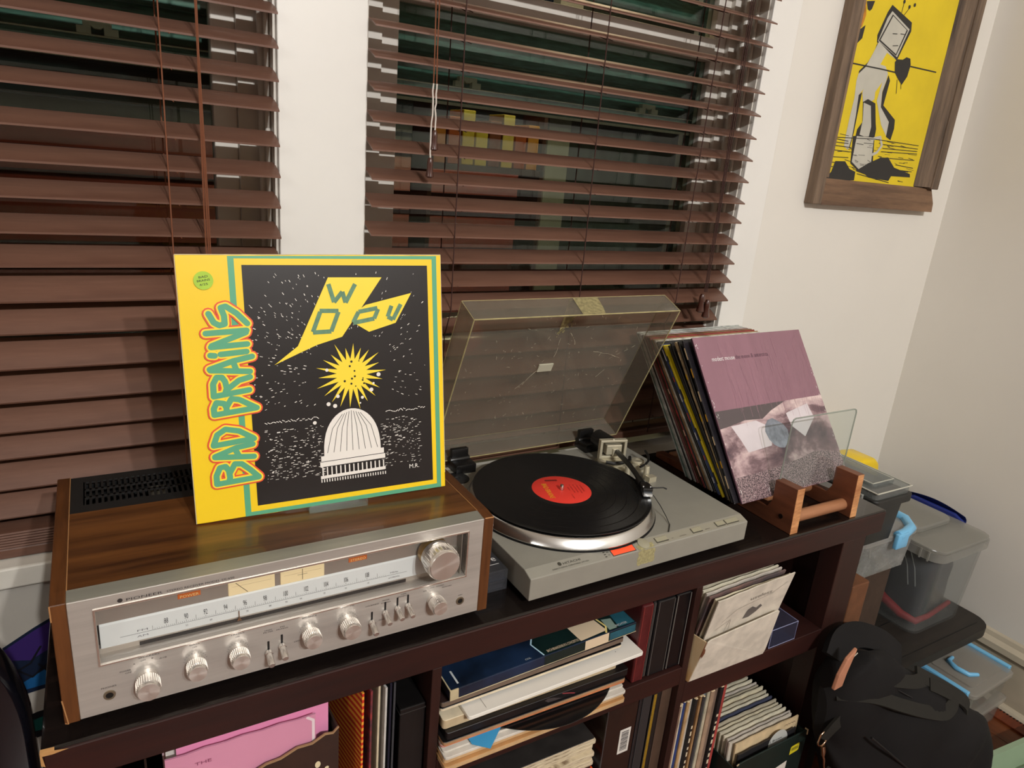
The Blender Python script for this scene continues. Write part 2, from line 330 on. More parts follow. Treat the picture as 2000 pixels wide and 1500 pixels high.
# casings between and beside the windows
struct('trim_1', lambda b: b.box((.335, .44, -.03), (.468, YW, 1.3)), TRIMM, bev=.0015)
struct('trim_2', lambda b: b.box((1.318, .44, -.03), (1.400, YW, 1.4)), TRIMM, bev=.0015)
struct('trim_4', lambda b: (b.box((-1.05, .395, -.045), (1.42, YW, -.012)), b.box((-1.03, .43, -.125), (1.40, YW, -.045))), SILLM, bev=.003)

GLASS = clear('window_glass', (.80, .86, .83), .004, (.5, .5, .5), .0, fres=1.5)
STORM = pm('storm_frame_green', rgb(84, 122, 108), .3, metal=.1, var=.5, vs=30, stretch=(1, 4, 8))
SASHM = pm('sash_paint', rgb(222, 216, 206), .45, var=.1, vs=12, bump=.1, bs=40)
LATM = pm('latch_metal', rgb(236, 234, 214), .45, metal=.0, var=.2, vs=60)
def window(idx, x0, x1, stopl, glass0, glass1, stopr, latches):
    w = bpy.data.objects.new('window_%d' % idx, None); COL.objects.link(w); w.location = (0, 0, 0); tag(w, kind='structure')
    z0, z1 = -.012, 1.3
    ob('jamb', lambda b: (b.box((x0 - .001, YW - .0, z0), (x0 + .004, .66, z1)), b.box((x1 - .004, YW, z0), (x1 + .001, .66, z1)),
                          b.box((x0, YW, z1 - .01), (x1, .66, z1)), b.box((x0, .45, z0 - .02), (x1, .66, z0))), SASHM, w)
    # rounded moulding strips on the jambs, in front of the sash
    def stops(b):
        for xa, xb, s in ((x0 + .004, stopl, 1), (stopr, x1 - .004, -1)):
            b.box((xa, .52, z0), (xb, .56, z1))
            e = xa + .006 if s > 0 else xb - .006
            b.cyl((e, .50, z0), (e, .50, z1), .0065, n=10); b.cyl((e - s * .002, .474, z0), (e - s * .002, .474, z1), .004, n=8)
    ob('stop_moulding', stops, SASHM, w, smooth=40)
    ob('stile', lambda b: (b.box((stopl, .53, z0), (glass0, .56, z1)), b.box((glass1, .53, z0), (stopr, .56, z1))), SASHM, w, bev=.002)
    ob('meeting_rail', lambda b: (b.box((glass0, .522, .833), (glass1, .556, .876)), b.box((glass0, .53, z0), (glass1, .556, .045))), SASHM, w, bev=.002)
    ob('glass_pane', lambda b: b.box((glass0, .545, .045), (glass1, .548, .834)), GLASS, w)
    ob('glass_pane', lambda b: b.box((glass0, .545, .875), (glass1, .548, z1 - .01)), GLASS, w)
    def storm(b):
        b.box((x0, .572, .687), (x1, .60, .7155)); b.box((x0, .572, z0), (x0 + .045, .60, z1)); b.box((x1 - .045, .572, z0), (x1, .60, z1))
        b.cyl((x0, .588, .757), (x1, .588, .757), .0115, n=12); b.box((x0, .60, .72), (x1, .612, .845)); b.box((x0, .60, .905), (x1, .62, .95)); b.box((x0, .575, z0), (x1, .60, .03))  # flat green band above the rail stands in for reflective glass
    ob('storm_frame', storm, STORM, w, smooth=35)
    ob('storm_ledge', lambda b: (b.box((x0, .566, .6835), (x1, .573, .6885)), b.box((x0, .568, .7145), (x1, .574, .7165))), LATM, w)
    ob('storm_pane', lambda b: b.box((x0, .604, z0), (x1, .606, .687)), GLASS, w)
    for cx in latches:
        def lt(b):
            p = [(-.026, 0), (-.026, .010), (-.018, .010), (-.018, .018), (.018, .018), (.018, .010), (.026, .010), (.026, 0), (.008, 0), (.008, .011), (.004, .008), (-.004, .008), (-.008, .011), (-.008, 0)]
            b.prism(p, 0, .012, 'y')
        ob('latch', lt, LATM, w, bev=.0008, loc=(cx, .560, .716))
    return w
window(1, -1.0, .335, -.96, -.93, .259, .2936, [.115, -.5])
window(2, .468, 1.318, .5188, .5516, 1.254, 1.29, [.699, 1.128])

# ---------------- outside, seen through the panes ----------------
BRICKR = pm('reflected_red', rgb(150, 62, 52), .45, var=.45, vs=9, stretch=(.4, 1, 4))
nb = thing('reflection_wall', 'made-up dark red board wall beyond the windows, standing in for reflections in the panes', 'backdrop', (-.9, 1.72, FZ))  # made-up house wall in place of reddish reflections in the panes
for i in range(13):
    z = .72 + i * .065
    ob('board', lambda b: b.add([(0, 0, z), (2.75, 0, z), (2.75, .02, z + .062), (0, .02, z + .062), (0, .03, z), (2.75, .03, z), (2.75, .03, z + .062), (0, .03, z + .062)],
       [(0, 1, 2, 3), (5, 4, 7, 6), (0, 4, 5, 1), (3, 2, 6, 7), (1, 5, 6, 2), (0, 3, 7, 4)]), BRICKR if i < 9 else flat(40, 40, 44), nb)
ob('corner_board', lambda b: b.box((2.5, -.03, 0), (2.6, .02, 2.2)), flat(150, 150, 140), nb)
ob('side_wall', lambda b: b.box((2.6, -.02, 0), (4.6, .03, 2.4)), pm('side_green', rgb(52, 58, 50), .4, var=.5, vs=5, stretch=(6, 1, .3)), nb)
ob('foundation', lambda b: b.box((0, .0, 0), (2.5, .03, .72)), flat(30, 28, 28), nb)
ob('eaves', lambda b: b.box((-1, -.25, 1.62), (4.6, .03, 1.70)), flat(34, 40, 38), nb)
cb = thing('reflection_shelf', 'added shelf of yellow and orange boxes standing in for a room reflection in the right window', 'shelf', (.86, 1.10, FZ))  # yellow room reflection in the glass, built as an added shelf with boxes
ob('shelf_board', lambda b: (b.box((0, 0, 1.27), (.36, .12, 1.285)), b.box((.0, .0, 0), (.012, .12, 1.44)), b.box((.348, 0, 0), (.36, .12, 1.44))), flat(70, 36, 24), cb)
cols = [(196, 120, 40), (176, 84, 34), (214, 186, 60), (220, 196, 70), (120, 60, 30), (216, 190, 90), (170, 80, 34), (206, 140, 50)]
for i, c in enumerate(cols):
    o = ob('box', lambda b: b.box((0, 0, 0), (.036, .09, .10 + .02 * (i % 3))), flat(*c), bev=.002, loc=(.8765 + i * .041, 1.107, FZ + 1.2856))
    tag(o, 'small %s box on the shelf standing in for a room reflection, %s from the left' % ({0: 'amber', 1: 'rust orange', 2: 'bright yellow', 3: 'pale yellow', 4: 'dark brown', 5: 'straw yellow', 6: 'brick orange', 7: 'ochre'}[i], (['leftmost'] + ORD[1:])[i]), 'box', 'boxes standing in for a room reflection')
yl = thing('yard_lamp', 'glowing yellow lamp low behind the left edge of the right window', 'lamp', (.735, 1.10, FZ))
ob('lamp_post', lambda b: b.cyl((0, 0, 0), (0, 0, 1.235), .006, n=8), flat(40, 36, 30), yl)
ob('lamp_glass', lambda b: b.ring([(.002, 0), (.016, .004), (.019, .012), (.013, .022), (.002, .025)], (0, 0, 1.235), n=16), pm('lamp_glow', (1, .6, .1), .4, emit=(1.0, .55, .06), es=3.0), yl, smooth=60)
tag(struct('ground_outside', lambda b: b.box((-3, .67, FZ - .1), (4, 4, FZ - .02)), flat(24, 24, 20)), kind='structure')

# ---------------- blinds ----------------
SLAT = wood('blind_brown', rgb(96, 65, 52), rgb(124, 89, 73), (.15, 1, 1), .45, 14, .15, bump=.08)
CORD = pm('blind_cord', rgb(122, 72, 46), .8, bump=.3, bs=900)
CORDD = pm('blind_cord_dark', rgb(58, 30, 22), .8)
def blind(label, x0, x1, zs, ladders, bottom, stack, push=0.):
    t = thing('window_blind', label, 'blind', (0, .4175, bottom))
    def slat(b):
        # gently crowned wooden slat, front edge lower than the back one
        n = 6
        for k in range(n):
            pass
        pr = [(y, .0157 * y / .0475 + .0016 * sin(pi * y / .0475) ) for y in [i * .0475 / n for i in range(n + 1)]]
        pts = [(y, z + .0013) for y, z in pr] + [(y, z - .0013) for y, z in pr[::-1]]
        b.prism(pts, x0, x1, 'x')
    first = None
    for i, z in enumerate(zs):
        dz = z - bottom
        # low slats hang more nearly closed; those behind the leaning records are pushed back
        close = max(0., min(.36, (.45 - z) * (3.0 if x0 < 0 else 1.2)))
        s = first = ob('slat', slat, SLAT, t, smooth=50) if first is None else first
        if i: s = clone(first)
        s.location = (0, push * (z < .305) + RND.uniform(-.001, .001), dz - .012 * close); s.rotation_euler = (RND.uniform(-.01, .05) + close + (.06 if x0 < 0 else 0), RND.uniform(-.0012, .0012), 0)
    for i in range(stack):
        clone(first, loc=(0, 0, .020 + i * .0042), rot=(-.30, 0, 0))
    ob('bottom_rail', lambda b: b.box((x0, .002 + push, 0), (x1, .050 + push, .017)), SLAT, t, bev=.003)
    top = 1.29 - bottom
    ob('head_rail', lambda b: b.box((x0, -.002, top - .05), (x1, .055, top)), SLAT, t, bev=.003)
    for lx0, lx1 in ladders:
        def lad(b):
            for y in (-.0025, .051):
                zt = top - .04; P = [(lx0 + (lx1 - lx0) * (1 - j / 24), y + push * (.01 + (zt - .01) * j / 24 + bottom < .30), .01 + (zt - .01) * j / 24) for j in range(25)]
                b.tube(P, .0011, 5)
            for z in zs:
                f = (z - bottom) / (top); X = lx1 + (lx0 - lx1) * f
                dy = push * (z < .305)
                b.tube([(X, -.002 + dy, z - bottom - .003), (X, .051 + dy, z - bottom + .0135)], .0007, 4)
                b.tube([(X + .012, -.002 + dy, z - bottom - .0025), (X, .051 + dy, z - bottom + .0145)], .0007, 4)
        ob('ladder_cord', lad, CORDD if x0 > 0 else CORD, t)
    return t
zl = [.4555 + .0438 * k for k in range(-9, 19)]
zl = [.0598, .1036, .1500, .1886, .2311, .2777, .3259, .3682, .4135, .4555, .5002, .5441, .5876, .6358, .6752, .7188, .7629] + [.807 + .0437 * k for k in range(10)]
B1 = blind('brown wooden blind in the left window behind the yellow album', -.93, .332, zl, [(.1806, .1832), (-.45, -.45)], -.010, 6)
zr = [.070, .114, .158, .202, .246, .292, .338, .380, .420, .464, .509, .551, .595, .637, .681, .727, .770, .8148, .858, .902, .946] + [.99 + .0437 * k for k in range(6)]
B2 = blind('brown wooden blind in the right window above the turntable and records', .472, 1.311, zr, [(.6141, .6230), (.8901, .899), (1.1638, 1.147)], .02, 0, .022)
def cords(t, name, pts_list, r, m):
    ob(name, lambda b: [b.tube([(x, y - .4175, z - t.location.z) for x, y, z in P], r, 5) for P in pts_list], m, t)
cords(B1, 'pull_cord', [[(.2246 + dx, .404, 1.2), (.2255 + dx * .2, .403, .7), (.2262 + dx, .404, .5), (.2269 + dx, .403, .30), (.227, .403, .16)] for dx in (-.0025, .0005, .003)], .0011, CORD)
WHITEC = pm('white_cord', rgb(214, 206, 196), .8)
def wobble(x0, z0, x1, z1, y, n=10): return [(x0 + (x1 - x0) * i / n + RND.uniform(-.0012, .0012), y, z0 + (z1 - z0) * i / n) for i in range(n + 1)]
cords(B2, 'tilt_cord', [wobble(.553, 1.2, .5603, .70, .400), wobble(.563, 1.2, .566, .70, .400)], .0011, CORD)
cords(B2, 'tilt_cord', [wobble(.5603, .70, .5616, .586, .400), wobble(.566, .70, .567, .628, .400)], .0013, WHITEC)
TAS = pm('tassel_wood', rgb(70, 36, 26), .25, coat=.4)
def tassel(x, y, z, s=1.):
    def f(b): b.ring([(.0028 * s, 0), (.0042 * s, -.003 * s), (.0050 * s, -.010 * s), (.0044 * s, -.015 * s), (.0062 * s, -.026 * s), (.0066 * s, -.029 * s), (.003 * s, -.031 * s)], (x, y - .4175, z - B2.location.z), n=14)
    ob('tassel', f, TAS, B2, smooth=45)
tassel(.5616, .400, .590); tassel(.567, .400, .632)
cords(B2, 'lift_cord', [wobble(1.206 + d, 1.2, 1.2165 + d * .6, .362, .400) for d in (0, .006, .012)], .0010, CORDD)
tassel(1.2092, .398, .358, 1.3); tassel(1.2279, .398, .345, 1.3)

# ---------------- framed painting ----------------
PF = thing('framed_painting', 'yellow painting of a square-headed figure standing in a mug, in a weathered wooden frame', 'painting', (0, YW, .56))
BARN = wood('barn_wood', rgb(66, 54, 46), rgb(134, 112, 92), (1, 1, .12), .8, 12, 0, 60, .4)
BARN2 = wood('barn_wood_h', rgb(78, 58, 44), rgb(136, 104, 78), (.12, 1, 1), .8, 12, 0, 60, .4)
def sideboard(x0, x1, xi0, xi1):
    def f(b):
        z0, z1 = xi0, 1.02
        b.add([(x0, 0, z0), (x1, 0, z0), (x1, 0, z1), (x0, 0, z1), (x0, -.026, z0), (x1, -.026, z0 + (.0)), (x1, -.026, z1), (x0, -.026, z1)],
              [(0, 1, 2, 3), (4, 7, 6, 5), (0, 4, 5, 1), (3, 2, 6, 7), (0, 3, 7, 4), (1, 5, 6, 2)])
    return f
ob('frame_side', sideboard(1.541, 1.572, 0, 0), BARN, PF, bev=.002)
ob('frame_side', sideboard(2.003, 2.034, .058, 0), BARN, PF, bev=.002)
# inner bevelled strips and bottom and top boards
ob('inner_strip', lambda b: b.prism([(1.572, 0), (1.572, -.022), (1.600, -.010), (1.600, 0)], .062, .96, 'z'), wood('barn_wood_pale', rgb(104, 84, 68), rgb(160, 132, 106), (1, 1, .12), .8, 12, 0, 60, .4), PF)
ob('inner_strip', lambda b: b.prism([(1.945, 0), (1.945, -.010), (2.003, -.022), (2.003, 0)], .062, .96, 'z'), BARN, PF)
ob('frame_bottom', lambda b: b.prism([(0, 0), (-.026, 0), (-.024, .022), (-.010, .060), (0, .060)], 1.572, 2.030, 'x'), BARN2, PF)
ob('frame_top', lambda b: b.prism([(0, 1.02), (-.026, 1.02), (-.024, .998), (-.010, .956), (0, .956)], 1.572, 2.003, 'x'), BARN2, PF)
YEL = pm('canvas_yellow', rgb(228, 200, 30), .6, var=.12, vs=8); PK = flat(40, 38, 36, .6); PW = pm('canvas_white', rgb(196, 192, 178), .6, var=.12, vs=14)
PO = pm('canvas_orange', rgb(214, 140, 40), .6, var=.5, vs=60)
cv = ob('canvas', lambda b: b.box((1.598, -.0095, .060), (1.948, -.002, .962)), YEL, PF)
pr = Print(lambda u, v, l: (u, -.0095 - l, v - .56))
for i, (m, p) in enumerate(PAINT): pr.shape(p, {'K': 0, 'W': 1, 'Y': 2, 'O': 3}[m], .0002 + i * 2e-5)
for i, p in enumerate(PLINES): pr.stroke(p, .0028 if i < 2 else (.007 if i == 9 else .0016), 1 if i == 9 else 0, .0008)
for i in range(60):
    z = .628 + .094 * (i / 60.) ; x = RND.uniform(1.606, 1.90); pr.stroke([(x, z), (x + RND.uniform(.01, .04), z - RND.uniform(-.002, .003))], RND.uniform(.0006, .0016), 0, .0003, False)
for x, z in ((1.734, 1.018), (1.757, 1.011), (1.775, 1.018)): pr.disc(x, z, .004, 0, .0008, 10)
pr.rect(1.62, 1.10, 1.9, 1.2, 0); pr.disc(1.84, 1.2, .05, 3)
pr.build('painted_figure', [PK, PW, YEL, PO], PF)
# ---------------- bookcase ----------------
ESP = wood('espresso_wood', rgb(34, 13, 10), rgb(56, 22, 16), (.12, 1, 1), .5, 10, .0, 60, .06)
ESPV = wood('espresso_wood_upright', rgb(32, 14, 11), rgb(50, 22, 16), (1, 1, .12), .5, 10, .0, 60, .06)
ESPT = wood('espresso_top', rgb(19, 15, 14), rgb(30, 23, 20), (.12, 1, 1), .24, 10, .35, 90, .05)
CHIP = flat(186, 138, 84, .8)
bc = thing('bookcase', 'long espresso brown bookcase carrying the receiver and the turntable', 'bookcase', (0, 0, FZ))
def z(v): return v - FZ
ob('top_board', lambda b: b.box((0, 0.002, z(-.040)), (1.403, .392, z(0))), ESPT, bc, bev=.0025)
ob('top_rail', lambda b: b.box((.002, 0.0, z(-.047)), (1.401, .030, z(-.003))), ESP, bc, bev=.0015)
for xa, xb in ((.003, .0565), (1.284, 1.354)):
    ob('post', lambda b: b.box((xa, .001, z(FZ)), (xb, .045, z(-.047))), ESPV, bc, bev=.0015)
    ob('post', lambda b: b.box((xa, .345, z(FZ)), (xb, .388, z(-.047))), ESPV, bc, bev=.0015)
    ob('side_panel', lambda b: b.box((xa + .018, .045, z(FZ) + .05), (xa + .034, .345, z(-.047))), ESPV, bc)
for xa, xb in ((.4252, .4392), (.8995, .9136)):
    ob('divider', lambda b: b.box((xa, .001, z(FZ) + .05), (xb, .375, z(-.047))), ESPV, bc, bev=.001)
ob('back_panel', lambda b: b.box((.03, .376, z(FZ) + .05), (1.33, .382, z(-.047))), flat(16, 11, 10, .6), bc)
for n_, xa, xb, zt, zb, y0 in (('shelf', .4392, .8995, -.206, -.242, .001), ('shelf', .9136, 1.284, -.244, -.288, .001), ('shelf', .0565, .4252, -.386, -.42, .001),
                           ('shelf', .4392, .8995, -.440, -.475, .012), ('shelf', .0565, .4252, -.612, -.65, .001), ('shelf', .4392, .8995, -.62, -.655, .001), ('shelf', .9136, 1.284, -.612, -.65, .001)):
    ob(n_, lambda b: b.box((xa + .0003, y0, z(zb)), (xb - .0003, .375, z(zt))), ESP, bc, bev=.001)
def chips(b):
    b.add([(-.0004, -.0004, z(-.0005)), (.012, -.0006, z(-.0008)), (.024, -.0005, z(-.0035)), (.010, -.0008, z(-.005)), (.0015, -.0008, z(-.0045)), (.003, -.0008, z(-.018)), (-.0004, -.0006, z(-.016)), (.012, .003, z(.0004)), (0, .004, z(.0004))],
          [(0, 1, 3, 4), (1, 2, 3), (0, 4, 5, 6), (0, 8, 7, 1)])
ob('worn_corner', chips, CHIP, bc)

# ---------------- stereo receiver ----------------
ps = .0039
RC = thing('stereo_receiver', 'walnut and brushed aluminium stereo receiver under the yellow album', 'receiver', (.0218, .0149, 0), (0, 0, ps))
WAL = wood('walnut_vinyl', rgb(58, 32, 16), rgb(122, 76, 38), (.10, 1, 1), .34, 11, .25, 46, .05)
WALY = wood('walnut_side', rgb(62, 34, 16), rgb(124, 74, 34), (1, .12, 1), .4, 11, .2, 46, .05)
WALZ = wood('walnut_front', rgb(78, 44, 20), rgb(122, 74, 36), (1, 1, .14), .45, 11, .1, 46, .05)
ALU = pm('brushed_aluminium', rgb(202, 196, 188), .40, metal=.45, var=.14, vs=60, stretch=(.05, 1, 1.5), bump=.10, bs=420, bstretch=(.02, 1, 1), aniso=('Z', .3))
ALUT = pm('brushed_aluminium_top', rgb(160, 158, 146), .42, metal=.45, var=.15, vs=70, stretch=(.05, 1, 1), bump=.10, bs=420, bstretch=(.02, 1, 1))
KNOB = pm('spun_aluminium', rgb(236, 230, 222), .3, metal=.8, var=.06, vs=30, aniso=('Y', .75))
KNOBS = pm('knob_side', rgb(236, 230, 224), .24, metal=.85)
W, D, z0, z1 = .4868, .29, .0127, .1562
def sidep(x0, x1):
    def f(b): b.prism([(0, z0), (0, z1 - .0025), (.0205, z1 - .0002), (D, z1 - .0002), (D, z0)], x0, x1, 'x')
    return f
for a, b_ in ((0, .0138), (.4722, W)):
    o = ob('side_panel', sidep(a, b_), [WALY, WALZ, flat(196, 142, 78, .8)], RC, bev=.0008, seg=1)
    for p in o.data.polygons:
        if p.normal.y < -.9: p.material_index = 1
ob('panel_edge', lambda b: (b.tube([(.0002, .0002, z1 - .0026), (.0003, .0, z1 - .02)], .0007, 5), b.tube([(.0006, 0, z0 + .002), (.0034, 0, z0 + .0004), (.0002, .0, z0 + .03)], .0007, 5),
    b.tube([(W - .0004, .0004, z1 - .003), (.474, .0006, z1 - .003)], .0009, 5), b.tube([(.0142, .02, z1 - .0004), (.0142, D, z1 - .0004)], .0005, 4), b.tube([(.4718, .02, z1 - .0004), (.4718, D, z1 - .0004)], .0005, 4)), flat(176, 126, 78, .8), RC)
ob('cabinet_top', lambda b: b.box((.0140, .0205, z1 - .006), (.4720, .186, z1 - .0008)), WAL, RC)
ob('top_trim', lambda b: b.prism([(.0003, z1 - .0032), (.0203, z1 - .0008), (.0203, z1 - .006), (.0003, z1 - .008)], .0139, .4721, 'x'), ALUT, RC)
CHS = flat(18, 17, 17, .55)
ob('chassis', lambda b: (b.box((.014, .03, z0 + .004), (.472, D - .004, z0 + .012)), b.box((.014, D - .012, z0 + .006), (.472, D - .002, z1 - .008)), b.box((.014, .040, z0 + .012), (.472, .046, z1 - .02))), CHS, RC)
for x in (.045, .44):
    for y in (.04, .25): ob('foot', lambda b: b.cyl((x, y, 0), (x, y, z0 + .006), .014, n=20), flat(12, 12, 12, .6), RC)
# ventilation grille: three rows of real slots
GR = flat(30, 29, 28, .5)
def grille(b):
    zt, zb = z1 - .0012, z1 - .0035
    b.box((.0140, .186, zb), (.0300, D - .001, zt)); b.box((.456, .186, zb), (.4720, D - .001, zt)); b.box((.03, .186, zb), (.456, .206, zt)); b.box((.03, .272, zb), (.456, D - .001, zt))
    for y in (.2255, .2480): b.box((.03, y, zb), (.456, y + .0035, zt))
    n = 66
    for i in range(n + 1):
        x = .03 + .426 * i / n; b.box((x - .0014, .206, zb), (x + .0014, .272, zt))
ob('vent_grille', grille, GR, RC)
ob('inner_chassis', lambda b: [b.box((.04 + i * .031, .21, .06), (.06 + i * .031, .265, .10 + .02 * (i % 3))) for i in range(13)], flat(110, 104, 92, .5), RC)
# faceplate with the dial opening, a raised lip round it
fx0, fx1 = .0139, .4721
ob('faceplate', lambda b: b.frame([(fx0, z0 + .0015), (fx1, z0 + .0015), (fx1, z1 - .0030), (fx0, z1 - .0030)], [(.0362, .0745), (.4500, .0745), (.4500, .1388), (.0362, .1388)], .0, .012, 'y'), ALU, RC, bev=.0005, seg=1)
ob('dial_lip', lambda b: b.frame([(.0345, .0725), (.4517, .0725), (.4517, .1408), (.0345, .1408)], [(.0368, .0750), (.4494, .0750), (.4494, .1383), (.0368, .1383)], -.0012, .004, 'y'), pm('dial_lip_metal', rgb(238, 232, 224), .25, metal=.9), RC, bev=.0004, seg=1)
DIAL = pm('dial_silver', rgb(214, 206, 198), .4, metal=.35); DIALS = pm('dial_scale_plate', rgb(236, 240, 242), .28, spec=.6, coat=.4)
SATIN = pm('dial_satin', rgb(186, 178, 170), .38, metal=.6)
ob('dial_panel', lambda b: (b.box((.036, .017, .110), (.4503, .020, .1390)), b.box((.036, .0135, .0745), (.4503, .020, .0842)), b.prism([(.0009, .0745), (.0135, .0745), (.0135, .0775), (.0009, .0752)], .0368, .4496, 'x')), [SATIN], RC)
ob('dial_scale', lambda b: b.prism([(.0120, .0842), (.0155, .1085), (.0165, .1105), (.019, .1105), (.019, .0842)], .038, .4035, 'x'), DIALS, RC, bev=.0003, seg=1)
ob('dial_slot', lambda b: (b.box((.0728, .0128, .0775), (.372, .0136, .0815))), flat(12, 10, 10), RC)
ob('dial_end', lambda b: (b.box((.4035, .014, .0842), (.4500, .019, .1105)), b.box((.4435, .004, .0765), (.4450, .017, .136))), pm('dial_end_grey', rgb(150, 146, 136), .3, metal=.6), RC)
MET = pm('meter_face', rgb(236, 218, 176), .4, emit=rgb(240, 206, 150), es=.25)
for a, b_ in ((.1625, .2124), (.2187, .2690)):
    mw = ob('meter', lambda b: b.box((a, .0155, .1108), (b_, .0175, .1272)), MET, RC, bev=.0006, seg=1)
    pr = Print(lambda u, v, l: (u, .0155 - l, v))
    if a < .2: pr.stroke([(a + .008, .1262), (a + .020, .1125)], .0006, 0)
    else: pr.stroke([(.2435, .1266), (.2435, .113)], .0006, 0); pr.stroke([(.238, .1195), (.249, .1195)], .0004, 0)
    pr.stroke([(a + .004, .122), (b_ - .004, .122)], .0002, 1)
    pr.build('meter_needle', [flat(40, 30, 24), flat(150, 110, 70)], mw)
LAMPO = pm('lamp_amber', rgb(196, 96, 30), .4, emit=rgb(230, 110, 30), es=.12); LT = flat(250, 222, 150, .5)
for a, t in ((.1120, 'POWER'), (.2985, 'STEREO')):
    li = ob('indicator_lamp', lambda b: b.box((a, .0158, .1210), (a + .0225, .0175, .1266)), LAMPO, RC)
    pr = Print(lambda u, v, l: (u, .0158 - l, v)); pr.text(t, a + .0018, .1220, .0046, w=.019); pr.build('lamp_lettering', LT, li)
INK = flat(58, 56, 60, .6); INKL = flat(120, 120, 126, .6)
def dialf(u, v, l):
    k = (v - .0842) / (.1085 - .0842); return (u, .0120 + .0035 * k - .0001 - l, v)
pr = Print(dialf)
pr.stroke([(.056, .0924), (.3726, .0924)], .00035, 0)
marks = [(88, .0992), (90, .1187), (92, .1381), (94, .1586), (96, .1791), (98, .2007), (100, .2234), (102, .2469), (104, .2704), (106, .2946), (108, .3208)]
for i, (n_, x) in enumerate(marks):
    pr.text(str(n_), x, .0968, .0088, w=.0040 if n_ < 100 else .0056, mid=True)
    nx = marks[i + 1][1] if i < 10 else x + .026
    for j in range(10):
        X = x + (nx - x) * j / 10; pr.stroke([(X, .0932), (X, .0958 if j == 0 else (.0985 if j == 5 else .0944))], .00028, 0, cap=False)
for X in [.0860 + .0022 * k for k in range(6)]: pr.stroke([(X, .0932), (X, .0975 if X < .087 else .0944)], .00028, 0, cap=False)
for x, t in ((.1187, '55'), (.143, '60'), (.181, '70'), (.206, '80'), (.224, '90'), (.2405, '100'), (.268, '120'), (.294, '140'), (.322, '160')): pr.text(t, x, .0882, .0030, 1, w=.0026, mid=True)
pr.text('FM', .071, .0945, .0030, 1, w=.0105); pr.text('AM', .071, .0882, .0030, 1, w=.0105)
pr.text('MHz', .3505, .0945, .0030, 1, w=.0105); pr.text('x10kHz', .3480, .0882, .0030, 1, w=.0150)
pr.build('dial_print', [INK, INKL], RC)
ob('dial_pointer', lambda b: (b.box((.1716, .0105, .0815), (.1724, .0115, .0925)), b.prism([(.1695, .0800), (.1745, .0800), (.1724, .0840), (.1716, .0840)], .0105, .0115, 'y')), flat(120, 82, 50), RC)
ob('dial_window', lambda b: b.box((.0364, .0045, .0747), (.4498, .0055, .1386)), clear('dial_glass', (.97, .97, .96), .015, (.9, .88, .85), .02), RC)
# knobs and levers
def knob(b, x, z_, r, L, m=0):
    T = Vector((x, 0, z_))
    b.ring([(r * .96, 0), (r * .96, L * .22), (r * .86, L * .23), (r * .86, L * .28), (r, L * .30), (r, L * .86), (r * .93, L * .97), (r * .90, L)], T, (0, -1, 0), 40, 0)
def mkknob(x, z_, r, L, lab=None):
    k = ob('knob', lambda b: knob(b, 0, 0, r, L), KNOBS, RC, smooth=30, loc=(x, 0, z_))
    cap = ob('knob_face', lambda b: b.ring([(r * .895, L), (r * .89, L + .0004), (0, L + .00025)], (0, 0, 0), (0, -1, 0), 40), KNOB, k, smooth=30)
    n_ = 30
    ob('grip_rib', lambda b: [b.box((r * 1.0 * cos(2 * pi * i / n_) - .0004, -L * .84, r * sin(2 * pi * i / n_) - .0004), (r * cos(2 * pi * i / n_) + .0004, -L * .32, r * sin(2 * pi * i / n_) + .0004)) for i in range(n_)], KNOBS, k)
    if lab: k['label'] = lab
    return k
KN = [(.0769, .0446, .0115, .024), (.1239, .0493, .0100, .022), (.1677, .0488, .0100, .022), (.2471, .0502, .0100, .022), (.293, .0496, .0110, .022), (.4065, .0503, .0102, .022)]
for x, zz, r, L in KN: mkknob(x, zz - .0, r, L)
tk = mkknob(.4062, .1158, .0215, .028, 'large spun aluminium tuning knob')
ob('tuning_collar', lambda b: b.cyl((0, .0125, 0), (0, -.004, 0), .020, n=36), pm('brass_collar', rgb(176, 140, 84), .35, metal=.7), tk, smooth=30)
def lever(x, z_, s=1.):
    lv = ob('lever', lambda b: (b.ring([(.0036 * s, 0), (.0040 * s, .004), (.0033 * s, .0045), (.0036 * s, .018), (.0030 * s, .0195)], (x, 0, z_ + .002), (0, -.96, -.27), 16)), KNOBS, RC, smooth=30)
    ob('lever_slot', lambda b: b.box((x - .0012, -.0002, z_ - .004), (x + .0012, .001, z_ + .0165)), flat(10, 8, 8), lv)
for x, zz in ((.2005, .0345), (.2155, .0390)): lever(x, zz, 1.1)
lever(.3235, .0385, 1.1)
for x, zz in ((.3405, .0480), (.3565, .0500), (.3705, .0500)): lever(x, zz)
for x, zz in ((.0414, .0354), (.4447, .0376)):
    j = ob('jack', lambda b: b.ring([(.0058, 0), (.0055, .0012), (.0036, .0012), (.0034, -.004)], (x, 0, zz), (0, -1, 0), 24), pm('jack_metal', rgb(150, 140, 120), .4, metal=.8), RC, smooth=30)
    ob('jack_hole', lambda b: b.cyl((x, -.0007, zz), (x, .003, zz), .0036, n=20), flat(20, 18, 14), j)
INKD = flat(52, 46, 44, .6)
pr = Print(lambda u, v, l: (u, -l, v))
pr.disc(.0590, .1448, .0024, 0); pr.text('PIONEER', .0640, .1430, .0042, w=.0335); pr.text('STEREO RECEIVER MODEL SX-650', .1010, .1432, .0034, w=.066)
def lab(t, x, z_, w, s=.0026, sl=0.): pr.text(t, x, z_, s, w=w, mid=True)
lab('PHONES', .0414, .0445, .014); lab('SPEAKERS', .0800, .0705, .020, .0028); lab('A', .0660, .0648, .002, .0024); lab('OFF', .0745, .0668, .005, .0022); lab('B', .0830, .0668, .002, .0024); lab('A+B', .0930, .0640, .007, .0024)
lab('POWER', .0575, .0590, .0105, .0024); lab('OFF', .0600, .0560, .006, .0022)
